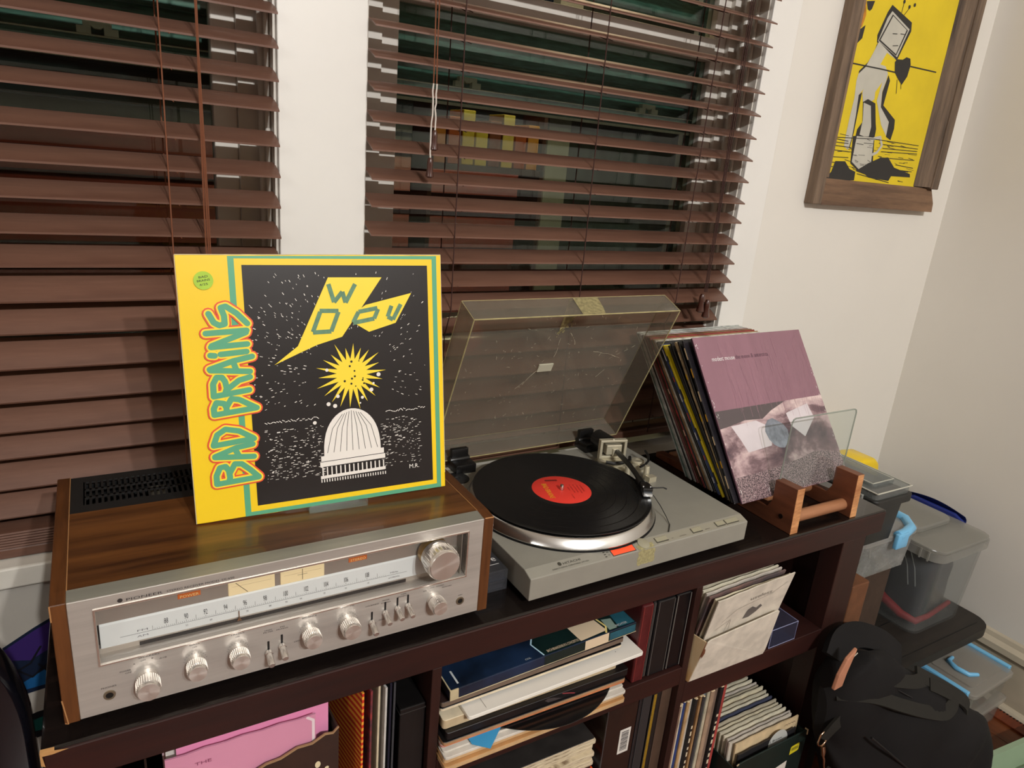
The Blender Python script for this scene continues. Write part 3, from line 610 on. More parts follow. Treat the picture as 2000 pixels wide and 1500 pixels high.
lab('BASS', .1239, .0708, .0105, .0028); lab('OFF', .1239, .0672, .005, .0022); lab('TREBLE', .1677, .0706, .0150, .0028); lab('OFF', .1677, .0668, .005, .0022)
lab('HIGH', .2005, .0655, .008, .0022); lab('FILTER', .2005, .0630, .011, .0022); lab('FM', .2160, .0655, .005, .0022); lab('MUTING', .2160, .0628, .013, .0022)
lab('BALANCE', .2471, .0695, .0170, .0028); lab('LEFT', .2330, .0405, .008, .0022); lab('VOLUME', .293, .0708, .0160, .0028)
lab('LOUDNESS', .3235, .0640, .0170, .0026); lab('MODE', .3410, .0665, .009, .0024); lab('STEREO', .3410, .0630, .0125, .0024); lab('MONO', .3370, .0395, .009, .0022)
lab('TAPE', .3640, .0690, .0080, .0024); lab('MONITOR', .3640, .0662, .0150, .0024); lab('1', .3570, .0635, .001, .0022); lab('2', .3705, .0635, .002, .0022)
lab('FUNCTION', .4065, .0715, .0185, .0028); lab('AM', .3930, .0655, .005, .0022); lab('FM', .4030, .0680, .005, .0022); lab('PHONO', .4140, .0680, .0110, .0022); lab('AUX·MIC', .4240, .0645, .014, .0022); lab('MIC', .4447, .0458, .006, .0022)
for x, zz, r, L in KN[1:5]:
    for i in range(-5, 6):
        a = i * .27; pr.stroke([(x + (r + .0008) * sin(a), zz + (r + .0008) * cos(a)), (x + (r + .0022) * sin(a), zz + (r + .0022) * cos(a))], .0003, 0, cap=False)
tag(pr.build('faceplate_print', INKD, RC), kind='stuff')

# ---------------- album sleeve on its clear stand ----------------
AX, AY, AZ, APS, ATI, ARO = .165, .1223, .1558, -.0616, .164, .0172
ex0 = Vector((cos(APS), sin(APS), 0)); nh = Vector((-sin(APS), cos(APS), 0)); ez0 = cos(ATI) * Vector((0, 0, 1)) + sin(ATI) * nh
EX = cos(ARO) * ex0 + sin(ARO) * ez0; EZ = -sin(ARO) * ex0 + cos(ARO) * ez0; EY = EZ.cross(EX)
def basis(X, Y, Z): 
    m = Matrix((X, Y, Z)).transposed(); return m.to_euler()
YC = pm('cover_yellow', rgb(252, 212, 30), .38, var=.05, vs=6, coat=.15); GC = flat(92, 170, 132, .38); BK = pm('cover_black', rgb(36, 31, 30), .33, var=.25, vs=10, coat=.1)
RD = flat(232, 84, 54, .4); CW = flat(238, 232, 224, .4); TP = pm('masking_tape', rgb(104, 146, 116), .6, var=.25, vs=160); LG = pm('price_sticker', rgb(176, 214, 66), .6, var=.1, vs=60); YD = flat(252, 222, 60, .38)
A = thing('album_sleeve', 'yellow and black record album cover with green and red lettering, standing on the receiver', 'record album', (AX, AY, AZ + .0012), basis(EX, EY, EZ))
S_ = .3135
def slv(b):
    n = 24; rr = random.Random(3)
    P = [(0, 0)] + [(S_ * i / n, rr.uniform(-.0004, .0004)) for i in range(1, n)] + [(S_, 0), (S_, S_)] + [(S_ - S_ * i / n, S_ + rr.uniform(-.0006, .0004)) for i in range(1, n)] + [(0, S_)]
    b.prism(P, 0, .0042, 'y')
ob('sleeve_board', slv, [YC], A, bev=.0006, seg=1)
ob('worn_edge', lambda b: (b.box((.0, .0002, S_ - .0003), (S_, .0040, S_ + .0007)), b.box((-.0006, .0004, .0), (.0002, .0038, S_)), b.box((S_ - .0002, .0004, .02), (S_ + .0004, .0038, S_))), paper(214, 200, 160), A)
pr = Print(lambda u, v, l: (u, -l, v))
go = [(.0543, .0004), (.3074, .0004), (.3074, .3122), (.0543, .3122)]; gi = [(.0611, .0052), (.3014, .0060), (.3012, .3080), (.0611, .3095)]
pr.border(go, gi, 1); pr.shape([(.0690, .0120), (.2958, .0120), (.2946, .3000), (.0690, .3020)], 2, .00025)
# generic picture in the black field: two yellow shapes, a burst, a striped white mound, scattered flecks
rr = random.Random(11)
for i in range(900):
    a = rr.uniform(0, 2 * pi); r = rr.uniform(.055, .16); u = .19 + r * cos(a) * 1.0; v = .165 + r * sin(a)
    if not (.075 < u < .288 and .13 < v < .292): continue
    if u > .15 and v > .12 and rr.random() < .45: continue
    L = rr.uniform(.0008, .0034); pr.stroke([(u, v), (u + L * cos(a), v + L * sin(a))], rr.uniform(.0004, .0009), 4, .0003, False)
for i in range(650):
    u = rr.uniform(.082, .278); v = rr.uniform(.04, .105)
    if .150 < u < .225: continue
    L = rr.uniform(.0006, .004); pr.stroke([(u, v), (u + L, v + L * .05)], rr.uniform(.0003, .0008), 4, .0003, False)
for j in range(60): u = .083 + j * .0034; (not .145 < u < .23) and pr.stroke([(u, .112 + .004 * rr.random()), (u + .003, .112 + .004 * rr.random())], .0008, 4, .0003, False)
pr.shape(BAND1, 7, .00035); pr.shape([(.187, .236), (.212, .252), (.272, .2655), (.2500, .2280), (.2150, .2180)], 7, .00035)
pr.shape([(.0985, .1835), (.150, .222), (.172, .214), (.128, .196)], 7, .00036)
bu, bv = .1907, .166
P = []
for i in range(44):
    a = 2 * pi * i / 44 + .05; r = (.019 if i % 2 else rr.uniform(.032, .048)); P.append((bu + r * cos(a), bv + r * sin(a)))
pr.shape(P, 7, .0004)
for i in range(12): pr.disc(bu + rr.uniform(-.016, .016), bv + rr.uniform(-.016, .016), rr.uniform(.0007, .0017), 2, .00045, 8)
P = [(.1505, .0640)] + [(.1880 - .0365 * cos(pi * i / 22), .0640 + .058 * sin(pi * i / 22) ** .8) for i in range(23)] + [(.2255, .0640)]
pr.shape(P, 4, .0004)
for i in range(9): a = -.95 + i * .2375; pr.stroke([(.188 + .012 * a, .1195 - .004 * abs(a)), (.188 + .026 * a, .098), (.188 + .034 * a, .0675)], .0006, 2, .0005, False)
for k, (y0_, y1_, e) in enumerate(((.0560, .0630, .0405), (.0490, .0552, .0420), (.0335, .0375, .0420))): pr.shape([(.188 - e, y0_ + .001), (.188 + e, y0_ + .003), (.188 + e, y1_ + .003), (.188 - e, y1_ + .001)], 4, .0004)
for i in range(15): u = .149 + i * .0056; pr.stroke([(u, .0385), (u, .0495)], .0016, 4, .0004, False)
for i in range(26): u = .147 + i * .0033; pr.stroke([(u, .0300), (u, .0340)], .0013, 4, .0004, False)
for a, b_ in ((.16, .13), (.172, .139), (.203, .135), (.215, .144), (.168, .127), (.2, .128), (.225, .163), (.218, .152), (.16, .173), (.142, .108)): pr.disc(a, b_, rr.uniform(.001, .0028), 4, .00046, 9)
pr.text('M.R.', .262, .033, .008, 4, w=.014)
for p in TAPE: pr.stroke(p, .0052, 5, .0006, False)
pr.disc(.0276, .2848, .0104, 6, .0003, 28)
for t, dv, w in (('BAD', .0030, .010), ('BRAINS', -.0010, .014), ('4/25', -.0055, .009)): pr.text(t, .0276, .2848 + dv, .0034, 2, w=w, mid=True, ang=.15, lift=.0006)
for wd, mi, lf in ((.0138, 3, .0005), (.0104, 7, .0007), (.0066, 1, .0009)):
    for p in LET: pr.stroke(p, wd, mi, lf)
pr.build('cover_print', [YC, GC, BK, RD, CW, TP, LG, YD], A)
ST = thing('clear_stand', 'small clear acrylic stand holding up the yellow album on the receiver', 'stand', (AX, AY, .1562), (0, 0, APS))
ACR = clear('acrylic', (.93, .96, .95), .03, (.8, .85, .85), .03)
def stand(b):
    b.box((.128, -.010, 0), (.202, .070, .0015)); b.box((.128, -.0115, 0), (.202, -.0095, .010))
    b.add([(.128, .070, .0015), (.202, .070, .0015), (.202, .072, .0015), (.128, .072, .0015), (.128, .040, .12), (.202, .040, .12), (.202, .042, .12), (.128, .042, .12)], [(0, 1, 2, 3), (4, 7, 6, 5), (0, 4, 5, 1), (3, 2, 6, 7), (0, 3, 7, 4), (1, 5, 6, 2)])
ob('stand_body', stand, ACR, ST)
# ---------------- turntable ----------------
TT = thing('turntable', 'silver record player with its scratched clear dust cover raised', 'turntable', (.5714, .0091, 0), (0, 0, .0142))
SIL = pm('turntable_silver', rgb(156, 153, 142), .42, metal=.15, var=.05, vs=30, bump=.05, bs=900)
SILF = pm('turntable_front', rgb(160, 157, 147), .45, metal=.15, var=.08, vs=20, bump=.05, bs=900)
WT, DT = .4382, .3515
ob('plinth', lambda b: b.prism([(0, .012), (0, .0468), (.018, .0529), (DT, .0529), (DT, .012)], 0, WT, 'x'), SIL, TT, bev=.0012)
for x in (.04, .40):
    for y in (.04, .31): ob('foot', lambda b: b.ring([(.018, 0), (.02, .002), (.02, .013)], (x, y, 0), n=20), flat(16, 16, 16), TT, smooth=30)
CXP, CYP = .1646, .1697
ob('platter_well', lambda b: b.ring([(.1605, .0530), (.1605, .0534), (.1575, .0534), (.1570, .0531)], (CXP, CYP, 0), n=96), flat(22, 22, 22), TT)
PLT = pm('platter_metal', rgb(214, 212, 208), .22, metal=1., bump=.03, bs=500, aniso=('Z', .6))
pl = ob('platter', lambda b: b.ring([(.150, .0540), (.1585, .0545), (.1590, .0570), (.1525, .0695), (.1500, .0715), (.145, .0735), (0, .0735)], (0, 0, 0), n=128), PLT, TT, smooth=25, loc=(CXP, CYP, 0))
ob('mat', lambda b: b.ring([(.143, .0735), (.143, .0752), (0, .0752)], (0, 0, 0), n=96), flat(20, 20, 20, .8), pl)
ob('spindle', lambda b: b.ring([(.0035, .0735), (.0035, .0830), (.0026, .0855), (0, .0865)], (0, 0, 0), n=16), PLT, pl, smooth=40)
ob('adapter', lambda b: b.ring([(.0215, .0529), (.0215, .0545), (.0190, .0550), (.005, .0546), (.004, .0535)], (.0406, .3123, 0), n=40), flat(34, 34, 34, .35), TT, smooth=30)
# control strip
BTN = pm('button_silver', rgb(176, 172, 150), .4, metal=.4); DKS = flat(70, 66, 58)
def bz(v): return .0468 + (v / .018) * .0061
SL = .3267
def bev(u, v, l): return (u, v - l * sin(SL), bz(v) + l * cos(SL))
LEDR = pm('strobe_red', rgb(230, 60, 30), .4, emit=(1.0, .12, .04), es=.55)
def plate(name, x0, x1, v0, v1, h, m, base=-.0005):
    def f(b):
        P = [bev(u, v, l) for l in (base, h) for u, v in ((x0, v0), (x1, v0), (x1, v1), (x0, v1))]
        b.add(P, [(0, 1, 2, 3), (4, 7, 6, 5), (0, 4, 5, 1), (1, 5, 6, 2), (2, 6, 7, 3), (3, 7, 4, 0)])
    return ob(name, f, m, TT)
plate('strobe_frame', .1475, .1925, .0018, .0165, .0003, DKS)
plate('strobe_lamp', .1490, .1910, .0030, .0155, .0006, LEDR)
plate('control_strip', .1950, .4360, .0025, .0160, .0002, pm('strip_silver', rgb(166, 162, 148), .4, metal=.4))
ob('pitch_dial', lambda b: b.ring([(.010, -.003), (.010, .0014), (.009, .0018)], (.212, .0095, .0500), (0, -sin(SL), cos(SL)), 24), BTN, TT, smooth=30)
for x0, x1 in ((.2370, .2600), (.3150, .3350), (.3700, .3880), (.3920, .4200)):
    plate('button_well', x0 - .0012, x1 + .0012, .0040, .0140, .0003, DKS); plate('button', x0, x1, .0055, .0130, .0016, BTN)
pr = Print(lambda u, v, l: bev(u, v, l))
pr.disc(.0560, .0125, .0032, 0); pr.text('HITACHI', .0610, .0098, .0052, w=.0310); pr.text('DIRECT DRIVE TURNTABLE  HT-350', .0400, .0050, .0030, w=.0640)
for i, t in enumerate(('45', '33')): pr.text(t, .1400, .010 - i * .005, .003, w=.004)
for i in range(3): pr.rect(.1340, .0035 + i * .004, .1375, .0050 + i * .004)
for x, t in ((.2680, 'ON'), (.2850, 'AUTO/MAN'), (.3420, 'REPEAT'), (.3780, 'CUT'), (.4010, 'START')): pr.text(t, x, .0050, .0024, w=.003 * len(t) * .6)
pr.build('control_print', flat(60, 56, 48), TT)
RES = pm('tape_residue', rgb(176, 166, 120), .85, var=.35, vs=220, bump=.5, bs=700)
def blob(cx, cy, w, h, seed, n=26, rough=.12):
    r_ = random.Random(seed); P = []
    for i in range(n):
        a = 2 * pi * i / n; x = max(-1, min(1, 1.35 * cos(a))); y = max(-1, min(1, 1.35 * sin(a))); P.append((cx + w / 2 * x * (1 + r_.uniform(-rough, rough)), cy + h / 2 * y * (1 + r_.uniform(-rough, rough))))
    return P
pr = Print(lambda u, v, l: (u, -l, v)); pr.shape(blob(.2130, .0330, .034, .026, 3), 0, .0002); pr.fn = lambda u, v, l: bev(u, v, l); pr.shape(blob(.2130, .0045, .032, .009, 4), 0, .0005)
pr.build('tape_residue', RES, TT)
# tonearm
TA = bpy.data.objects.new('tonearm', None); COL.objects.link(TA); TA.parent = TT; TA.location = (.3510, .2690, .0529)
TAM = pm('tonearm_silver', rgb(200, 192, 168), .38, metal=.45); TAD = flat(24, 23, 22, .35)
ob('arm_base', lambda b: (b.ring([(.036, 0), (.036, .0016), (.034, .0022), (.030, .0022)], (.004, -.004, 0), n=48), b.ring([(.026, .002), (.026, .010), (.024, .013), (.0, .013)], (0, 0, 0), n=40)), TAM, TA, smooth=30)
ya = -.25
TAG = Matrix.Rotation(ya, 4, 'Z')
def gimb(b):
    b.T = TAG
    b.frame([(-.028, .013), (.028, .013), (.028, .051), (-.028, .051)], [(-.0225, .019), (.0225, .019), (.0225, .046), (-.0225, .046)], -.0065, .0045, 'y')
    b.cyl((0, -.001, .050), (0, -.001, .052), .003, n=12)
ob('gimbal_frame', gimb, TAM, TA, bev=.0012)
def body(b): b.T = TAG; b.box((-.0160, -.010, .022), (.0160, .008, .042)); b.box((-.004, -.0135, .020), (.008, -.009, .036))
ob('pivot_block', body, TAM, TA, bev=.0015)
def cw(b): b.T = TAG; b.cyl((-.001, .012, .034), (-.010, .050, .034), .017, n=28)
ob('counterweight', cw, TAD, TA, smooth=30)
HX, HY, HZ = -.056, -.158, .0325
ob('arm_tube', lambda b: b.tube([(.002, -.012, .030), (-.008, -.042, .031), (-.022, -.080, .0325), (-.035, -.112, .033), (-.046, -.135, .033)], [.0050, .0050, .0048, .0047, .0045], 12), TAD, TA, smooth=40)
hs = ob('headshell', lambda b: (b.tube([(-.044, -.130, .033), (-.052, -.148, .033)], .0062, 12)), TAD, TA, smooth=40)
HR = Matrix.Translation((-.0565, -.162, .0350)) @ Matrix.Rotation(-.46, 4, 'Z')
def shell(b): b.T = HR; b.prism([(-.0085, -.016), (.0085, -.016), (.0085, .004), (.005, .012), (-.005, .012), (-.0085, .004)], -.0015, .0035, 'z')
ob('shell_plate', shell, TAD, hs, bev=.0006)
def cart(b): b.T = HR; b.box((-.0075, -.0175, -.0075), (.0075, .0, -.0015), 0); b.box((-.0080, -.0205, -.0090), (.0080, -.0120, -.0035), 1)
ob('cartridge', cart, [flat(58, 62, 66), pm('cartridge_silver', rgb(226, 226, 224), .25, metal=.6)], hs, bev=.0005)
def screws(b): b.T = HR; [b.cyl((x, -.006, .0035), (x, -.006, .0050), .0022, n=10) for x in (-.0062, .0062)]
ob('screw', screws, PLT, hs)
ob('finger_lift', lambda b: b.tube([HR @ Vector(p) for p in ((.008, -.008, .002), (.018, -.009, .003), (.028, -.008, .0035), (.034, -.010, .002))], [.0012, .0011, .0011, .0014], 8), TAD, hs)
ob('cue_platform', lambda b: (b.ring([(.014, 0), (.014, .006), (.012, .008), (.005, .008), (.004, .007)], (.052, -.020, 0), n=32), b.box((.016, -.055, 0), (.050, -.026, .004))), TAM, TA, smooth=30)
ob('arm_lift_bar', lambda b: b.tube([(-.030, -.022, .016), (-.018, -.031, .0155), (.0, -.034, .0155), (.022, -.030, .016), (.030, -.020, .0165)], .0036, 8), TAD, TA, smooth=40)
ob('cue_lever', lambda b: b.tube([(.030, -.052, .010), (.045, -.050, .012), (.055, -.046, .016), (.062, -.036, .022), (.066, -.022, .026)], .0024, 8), TAD, TA, smooth=40)
ob('rest_post', lambda b: (b.ring([(.0060, 0), (.0052, .022), (.0046, .024)], (.024, -.077, .0), n=20), b.box((.014, -.098, 0), (.031, -.085, .010)), b.cyl((.0, -.052, 0), (0, -.052, .016), .0055, n=16)), TAM, TA, smooth=30)
ob('scale_mark', lambda b: b.box((-.048, -.014, .0003), (-.012, -.004, .0009)), flat(70, 76, 84), TA)
ob('signal_wire', lambda b: b.tube([(-.052, -.178, .026), (-.049, -.195, .014), (-.052, -.215, .004), (-.062, -.235, .0012), (-.080, -.252, .0012)], .0007, 6), flat(14, 14, 14), TA)
# dust cover
LIDM = clear('lid_plastic', (.84, .82, .77), .17, (.60, .55, .46), .08, scratch=.09, sscale=7)
LIDE = pm('lid_edge', rgb(190, 178, 128), .35, var=.3, vs=60)
TH = 1.1623; lhy, lhz, lW, lD, lh, lxo = .364, .0653, .4286, .3212, .0497, .0114
LID = bpy.data.objects.new('dust_cover', None); COL.objects.link(LID); LID.parent = TT; LID.location = (lxo, lhy, lhz)
# local axes: x width, y runs from the hinge to the free edge, z depth towards the closed top
LID.rotation_euler = Matrix(((1, 0, 0), (0, -cos(TH), sin(TH)), (0, sin(TH), cos(TH)))).to_euler()
LID.rotation_euler = basis(Vector((1, 0, 0)), Vector((0, -cos(TH), sin(TH))), Vector((1, 0, 0)).cross(Vector((0, -cos(TH), sin(TH)))))
sg = -1 if (Vector((1, 0, 0)).cross(Vector((0, -cos(TH), sin(TH))))).dot(Vector((0, sin(TH), cos(TH)))) < 0 else 1
t_ = .0025; Zt = sg * lh; Zi = sg * (lh - t_)
ob('cover_panel', lambda b: b.box((0, 0, min(Zi, Zt)), (lW, lD, max(Zi, Zt))), LIDM, LID)
for a_, b_ in (((0, 0), (t_, lD)), ((lW - t_, 0), (lW, lD)), ((t_, lD - t_), (lW - t_, lD)), ((t_, 0), (lW - t_, t_))):
    ob('cover_wall', lambda b: b.box((a_[0], a_[1], min(0, Zi)), (b_[0], b_[1], max(0, Zi))), LIDM, LID)
def edges(b):
    for zz in (0, Zt):
        r = .0011 if zz == 0 else .0006
        b.tube([(0, 0, zz), (lW, 0, zz)], r, 5); b.tube([(lW, 0, zz), (lW, lD, zz)], r, 5); b.tube([(lW, lD, zz), (0, lD, zz)], r, 5); b.tube([(0, lD, zz), (0, 0, zz)], r, 5)
    for x in (0, lW):
        for y in (0, lD): b.tube([(x, y, 0), (x, y, Zt)], r * .9, 5)
ob('cover_edge', edges, LIDE, LID)
LAB = pm('latch_tab_plastic', rgb(196, 192, 170), .4)
ob('front_latch_tab', lambda b: b.box((.196, .158, min(Zi - sg * .003, Zi)), (.228, .176, max(Zi - sg * .003, Zi))), LAB, LID, bev=.0008)
pr = Print(lambda u, v, l: (u, v, Zi - sg * l)); 
rb = random.Random(21)
L_ = [(.207 + .0004 * k, .320 - .0052 * k) for k in range(16)]; R_ = [(.262 - .0034 * k + rb.uniform(-.003, .003), .320 - .0050 * k + rb.uniform(-.002, .002)) for k in range(16)]
pr.shape(L_ + R_[::-1], 0, .0004)
for k in range(40): a_ = rb.uniform(0, 1); u_ = .262 - .05 * a_ + rb.uniform(-.002, .008); v_ = .320 - .075 * a_ + rb.uniform(-.008, .004); pr.shape(blob(u_, v_, rb.uniform(.001, .004), rb.uniform(.001, .003), k, 8), 0, .0005)
pr.fn = lambda u, v, l: (u, lD + l, v * sg); pr.shape([(.208, .002), (.214, .048), (.268, .048), (.262, .020), (.256, .002)], 0, .0004)
pr.build('tape_residue', pm('cover_residue', rgb(170, 158, 112), .85, var=.45, vs=140, bump=.4, bs=500), LID)
SCR = pm('scratch_white', rgb(206, 198, 172), .6)
pr = Print(lambda u, v, l: (u, v, Zi - sg * (l + .0003)))
rs = random.Random(5)
def squig(u, v, L, a, w=.0006, n=7, cur=.25):
    P = [(u, v)]
    for i in range(n): a += rs.uniform(-cur, cur); P.append((P[-1][0] + L / n * cos(a), P[-1][1] + L / n * sin(a)))
    for i in range(n):
        if rs.random() < .8: pr.stroke(P[i:i + 2], w * rs.uniform(.4, 1.2), 0, .0003, False)
squig(.196, .160, .045, 4.0, .0009, 7, .08); squig(.194, .158, .05, 4.05, .0005, 7, .08); squig(.222, .235, .045, 4.6, .0006, 8, .15)
squig(.24, .245, .035, -.9, .0006); squig(.30, .20, .09, -.45, .0007); squig(.36, .175, .06, .3, .0006); squig(.34, .12, .04, 1.2, .0009)
for i in range(140): squig(rs.uniform(.03, .41), rs.uniform(.02, .30), rs.uniform(.002, .009), rs.uniform(0, 6), rs.uniform(.0002, .0006), 3, .8)
pr.build('scratches', SCR, LID)
for x in (.0450, .3330):
    h_ = ob('hinge', lambda b: (b.box((x, DT - .026, .0529), (x + .040, DT + .014, .0700)), b.box((x + .003, DT + .0015, .06), (x + .037, DT + .012, .090)), b.cyl((x, DT + .006, .068), (x + .040, DT + .006, .068), .0075, n=16)), flat(18, 17, 17, .3), TT, bev=.0015, smooth=30)

# ---------------- the record on the platter ----------------
RX, RY = .5714 + cos(.0142) * CXP - sin(.0142) * CYP, .0091 + sin(.0142) * CXP + cos(.0142) * CYP
REC = thing('vinyl_record', 'black vinyl record with a red centre label lying on the turntable platter', 'record', (RX, RY, .0753))
VIN = pm('vinyl', (.006, .006, .0065), .20, spec=.45, aniso=('Z', .85))
prof_ = [(.0037, 0), (.1505, 0), (.1507, .0008), (.1500, .0016), (.1455, .0014)]
def vin(b):
    P = list(prof_); r = .1450
    while r > .060:
        P += [(r, .00145), (r - .0006, .00130)]; r -= .0012
        if any(abs(r - q_) < .0007 for q_ in (.129, .110, .092, .078)): P += [(r, .0015), (r - .001, .0015)]; r -= .0012
    P += [(.058, .0015), (.0515, .0015), (.0510, .0012), (.0037, .0012)]
    b.ring(P, (0, 0, 0), n=160, closed=True)
ob('disc', vin, VIN, REC, smooth=20)
ob('label', lambda b: b.ring([(.0040, .0012), (.0040, .0016), (.0500, .0016), (.0506, .0013)], (0, 0, 0), n=96), flat(232, 60, 48, .5), REC, smooth=30)
# print on the label runs along a turned baseline
LA = -1.827
def labf(u, v, l): return (u * cos(LA) - v * sin(LA), u * sin(LA) + v * cos(LA), .0016 + l)
pr = Print(labf)
pr.text('BAD BRAINS', .004, -.0295, .0125, 0, w=.053, mid=True); 
for i, (t, u, v, w) in enumerate((('33 1/3 RPM', .028, .010, .014), ('A. SAILIN ON', 0, .018, .030), ('B. ATTITUDE', 0, .024, .028), ('C. THE REGULATOR', 0, .030, .034), ('D. BANNED', 0, .036, .024), ('SIDE 2', 0, .012, .012))): pr.text(t, u, v, .0030, 1, w=w, mid=True)
pr.shape(blob(-.034, -.008, .006, .022, 8), 1)
pr.build('label_print', [flat(232, 176, 30), flat(120, 26, 22)], REC)

# ---------------- cassettes between receiver and turntable ----------------
CSC = clear('case_plastic', (.80, .82, .86), .10, (.5, .5, .55), .04)
def cassette(label, zc, dx, word):
    c_ = thing('cassette', label, 'cassette', (.5098 + dx, .0626, zc), (0, 0, 0), 'cassettes beside the receiver')
    ob('case', lambda b: b.box((0, 0, 0), (.0575, .108, .0165)), CSC, c_, bev=.0012)
    ob('inlay', lambda b: b.box((.0025, .003, .0095), (.0545, .105, .0158)), flat(26, 25, 26, .5), c_)
    ob('tape_shell', lambda b: b.box((.003, .004, .002), (.0530, .104, .0085)), flat(44, 42, 44, .5), c_)
    if word:
        pr = Print(lambda u, v, l: (u, v, .0166 + l))
        for t, ue, v, w in (('ny', .046, .056, .017), ('dle', .051, .041, .024), ('core', .052, .026, .032)): pr.text(t, ue - w, v, .019, 0, w=w)
        pr.stroke([(.012, .018), (.051, .018)], .0012, 0); pr.build('title_print', flat(240, 238, 234), c_)
cassette('lower cassette in a clear case between the receiver and the turntable', 0.0002, 0, False)
cassette('upper cassette with bold white lettering between the receiver and the turntable', .0172, -.0002, True)
# ---------------- wooden record holder and its records ----------------
CED = wood('cedar_side_shaded', rgb(84, 46, 28), rgb(122, 70, 44), (1, .25, 1.2), .5, 9, .05)  # side faces painted darker, their shade is put into the colour
CEDE = wood('cedar_end_grain_lit', rgb(168, 108, 64), rgb(222, 162, 108), (1, 1, 5), .55, 9, 0, 50)  # end grain, painted paler with the front light put in
HD = thing('record_holder', 'cedar record holder with a clear front panel, at the right end of the bookcase', 'record holder', (0, 0, 0))
def cheek(x0, x1):
    P = [(.008, 0), (.0115, .088), (.0600, .0865), (.0590, .046), (.068, .030), (.372, .012), (.372, 0)]
    def f(b): b.prism(P, x0, x1, 'x')
    o = ob('side_block', f, [CED, CEDE], HD, bev=.0012)
    for p in o.data.polygons:
        if p.normal.y < -.7: p.material_index = 1
    return o
cheek(1.1216, 1.1420); cheek(1.2934, 1.3125)
DOW = wood('dowel_wood', rgb(140, 92, 62), rgb(182, 126, 88), (.15, 1, 1), .5, 14)
for y, zz in ((.0300, .0200), (.110, .0215), (.235, .0105), (.345, .010)):
    ob('dowel', lambda b: b.cyl((1.1418, y, zz), (1.2936, y, zz), .0112 if y < .2 else .009, n=24), DOW, HD, smooth=30)
ob('screw_hole', lambda b: b.ring([(.0046, 0), (.0044, .0012), (.001, .0011)], (1.1216, .0341, .0251), (-1, 0, 0), 18), pm('screw_dark', rgb(40, 28, 22), .3, metal=.6), HD)
def rr_pts(x0, x1, z0, z1, r, n=6, corners=(1, 1, 1, 1)):
    P = []
    for (cx, cz, a0, on_) in ((x1 - r, z0 + r, -pi / 2, corners[0]), (x1 - r, z1 - r, 0, corners[1]), (x0 + r, z1 - r, pi / 2, corners[2]), (x0 + r, z0 + r, pi, corners[3])):
        if not on_: P.append((cx + (r if cos(a0 + pi / 4) > 0 else -r), cz + (r if sin(a0 + pi / 4) > 0 else -r))); continue
        for i in range(n + 1): a = a0 + pi / 2 * i / n; P.append((cx + r * cos(a), cz + r * sin(a)))
    return P
pn = ob('clear_panel', lambda b: b.prism(rr_pts(1.1300, 1.3130, .062, .204, .008, 6, (0, 1, 1, 0)), 0, .0032, 'y'), ACR, HD, loc=(0, .0565, 0))
pe = pn
ob('panel_edge', lambda b: (b.tube([(1.1300, .0016, .065), (1.1300, .0016, .196), (1.1325, .0016, .2018), (1.138, .0016, .204), (1.305, .0016, .204), (1.3108, .0016, .2018), (1.313, .0016, .196), (1.313, .0016, .065)], .0014, 6)), clear('acrylic_edge', (.75, .80, .76), .45, (.55, .58, .52), .1), pn)
# each record leans back parallel to the purple one at the front; spines face the turntable
PUR = pm('cover_purple', rgb(150, 108, 122), .32, var=.12, vs=4, stretch=(6, 1, .5), coat=.5)
spec = [  # (colour of the spine, word, cover colour or None, height offset, x offset)
 ((30, 26, 34), 'navy and tan patched', None, -.002, -.002), ((22, 20, 22), 'black', None, -.002, -.002), ((196, 170, 130), 'tan and black', None, .0, .0), ((28, 26, 30), 'dark navy', None, .0, 0),
 ((20, 19, 20), 'glossy black', None, -.012, .004), ((236, 214, 24), 'bright yellow', None, -.002, 0), ((24, 24, 26), 'soot black', None, -.010, .002), ((58, 78, 136), 'blue', None, -.006, 0),
 ((150, 156, 160), 'scuffed grey', None, -.014, .003), ((30, 32, 34), 'charcoal', None, .004, .002), ((216, 212, 200), 'off-white', None, .010, 0), ((166, 128, 84), 'light brown', None, .012, 0),
 ((44, 42, 38), 'dark olive', None, .006, 0), ((150, 46, 44), 'red', None, .014, 0), ((36, 28, 24), 'brown black', None, .010, 0), ((128, 100, 50), 'ochre', None, .012, 0),
 ((110, 66, 56), 'rust', None, .010, .002), ((132, 60, 56), 'brick red', None, .010, 0), ((190, 186, 180), 'pale grey', None, .012, 0), ((34, 34, 36), 'slate black', None, .010, .002),
 ((206, 206, 200), 'chalk white', None, .012, 0), ((188, 190, 182), 'milky plastic', None, .012, 0), ((110, 140, 128), 'sea green', None, .010, 0), ((198, 200, 196), 'silvery plastic', None, .014, 0)]
def lp(label, ox, oy, oz, tilt, yaw, th, mats, size=.315, printer=None, cat='record album', group='records in the cedar holder'):
    ex = Vector((cos(yaw), sin(yaw), 0)); n_ = Vector((-sin(yaw), cos(yaw), 0)); up = cos(tilt) * Vector((0, 0, 1)) + sin(tilt) * n_; ny = up.cross(ex)
    t = ob('record_sleeve', lambda b: b.box((0, 0, 0), (size, th, size)), mats, bev=min(.0008, th * .3), seg=1)
    t.location = (ox, oy, oz); t.rotation_euler = basis(ex, ny, up); tag(t, label, cat, group)
    for p in t.data.polygons: p.material_index = 0 if p.normal.y < -.7 else (1 if p.normal.x < -.6 else 2) % len(mats)
    return t
CRM = paper(222, 214, 196)
PA = lp('purple record album with a cloudy sky picture, at the front of the cedar holder', 1.043, .0592, .0516, .6078, .034, .0050, [PUR, flat(70, 44, 56), CRM])
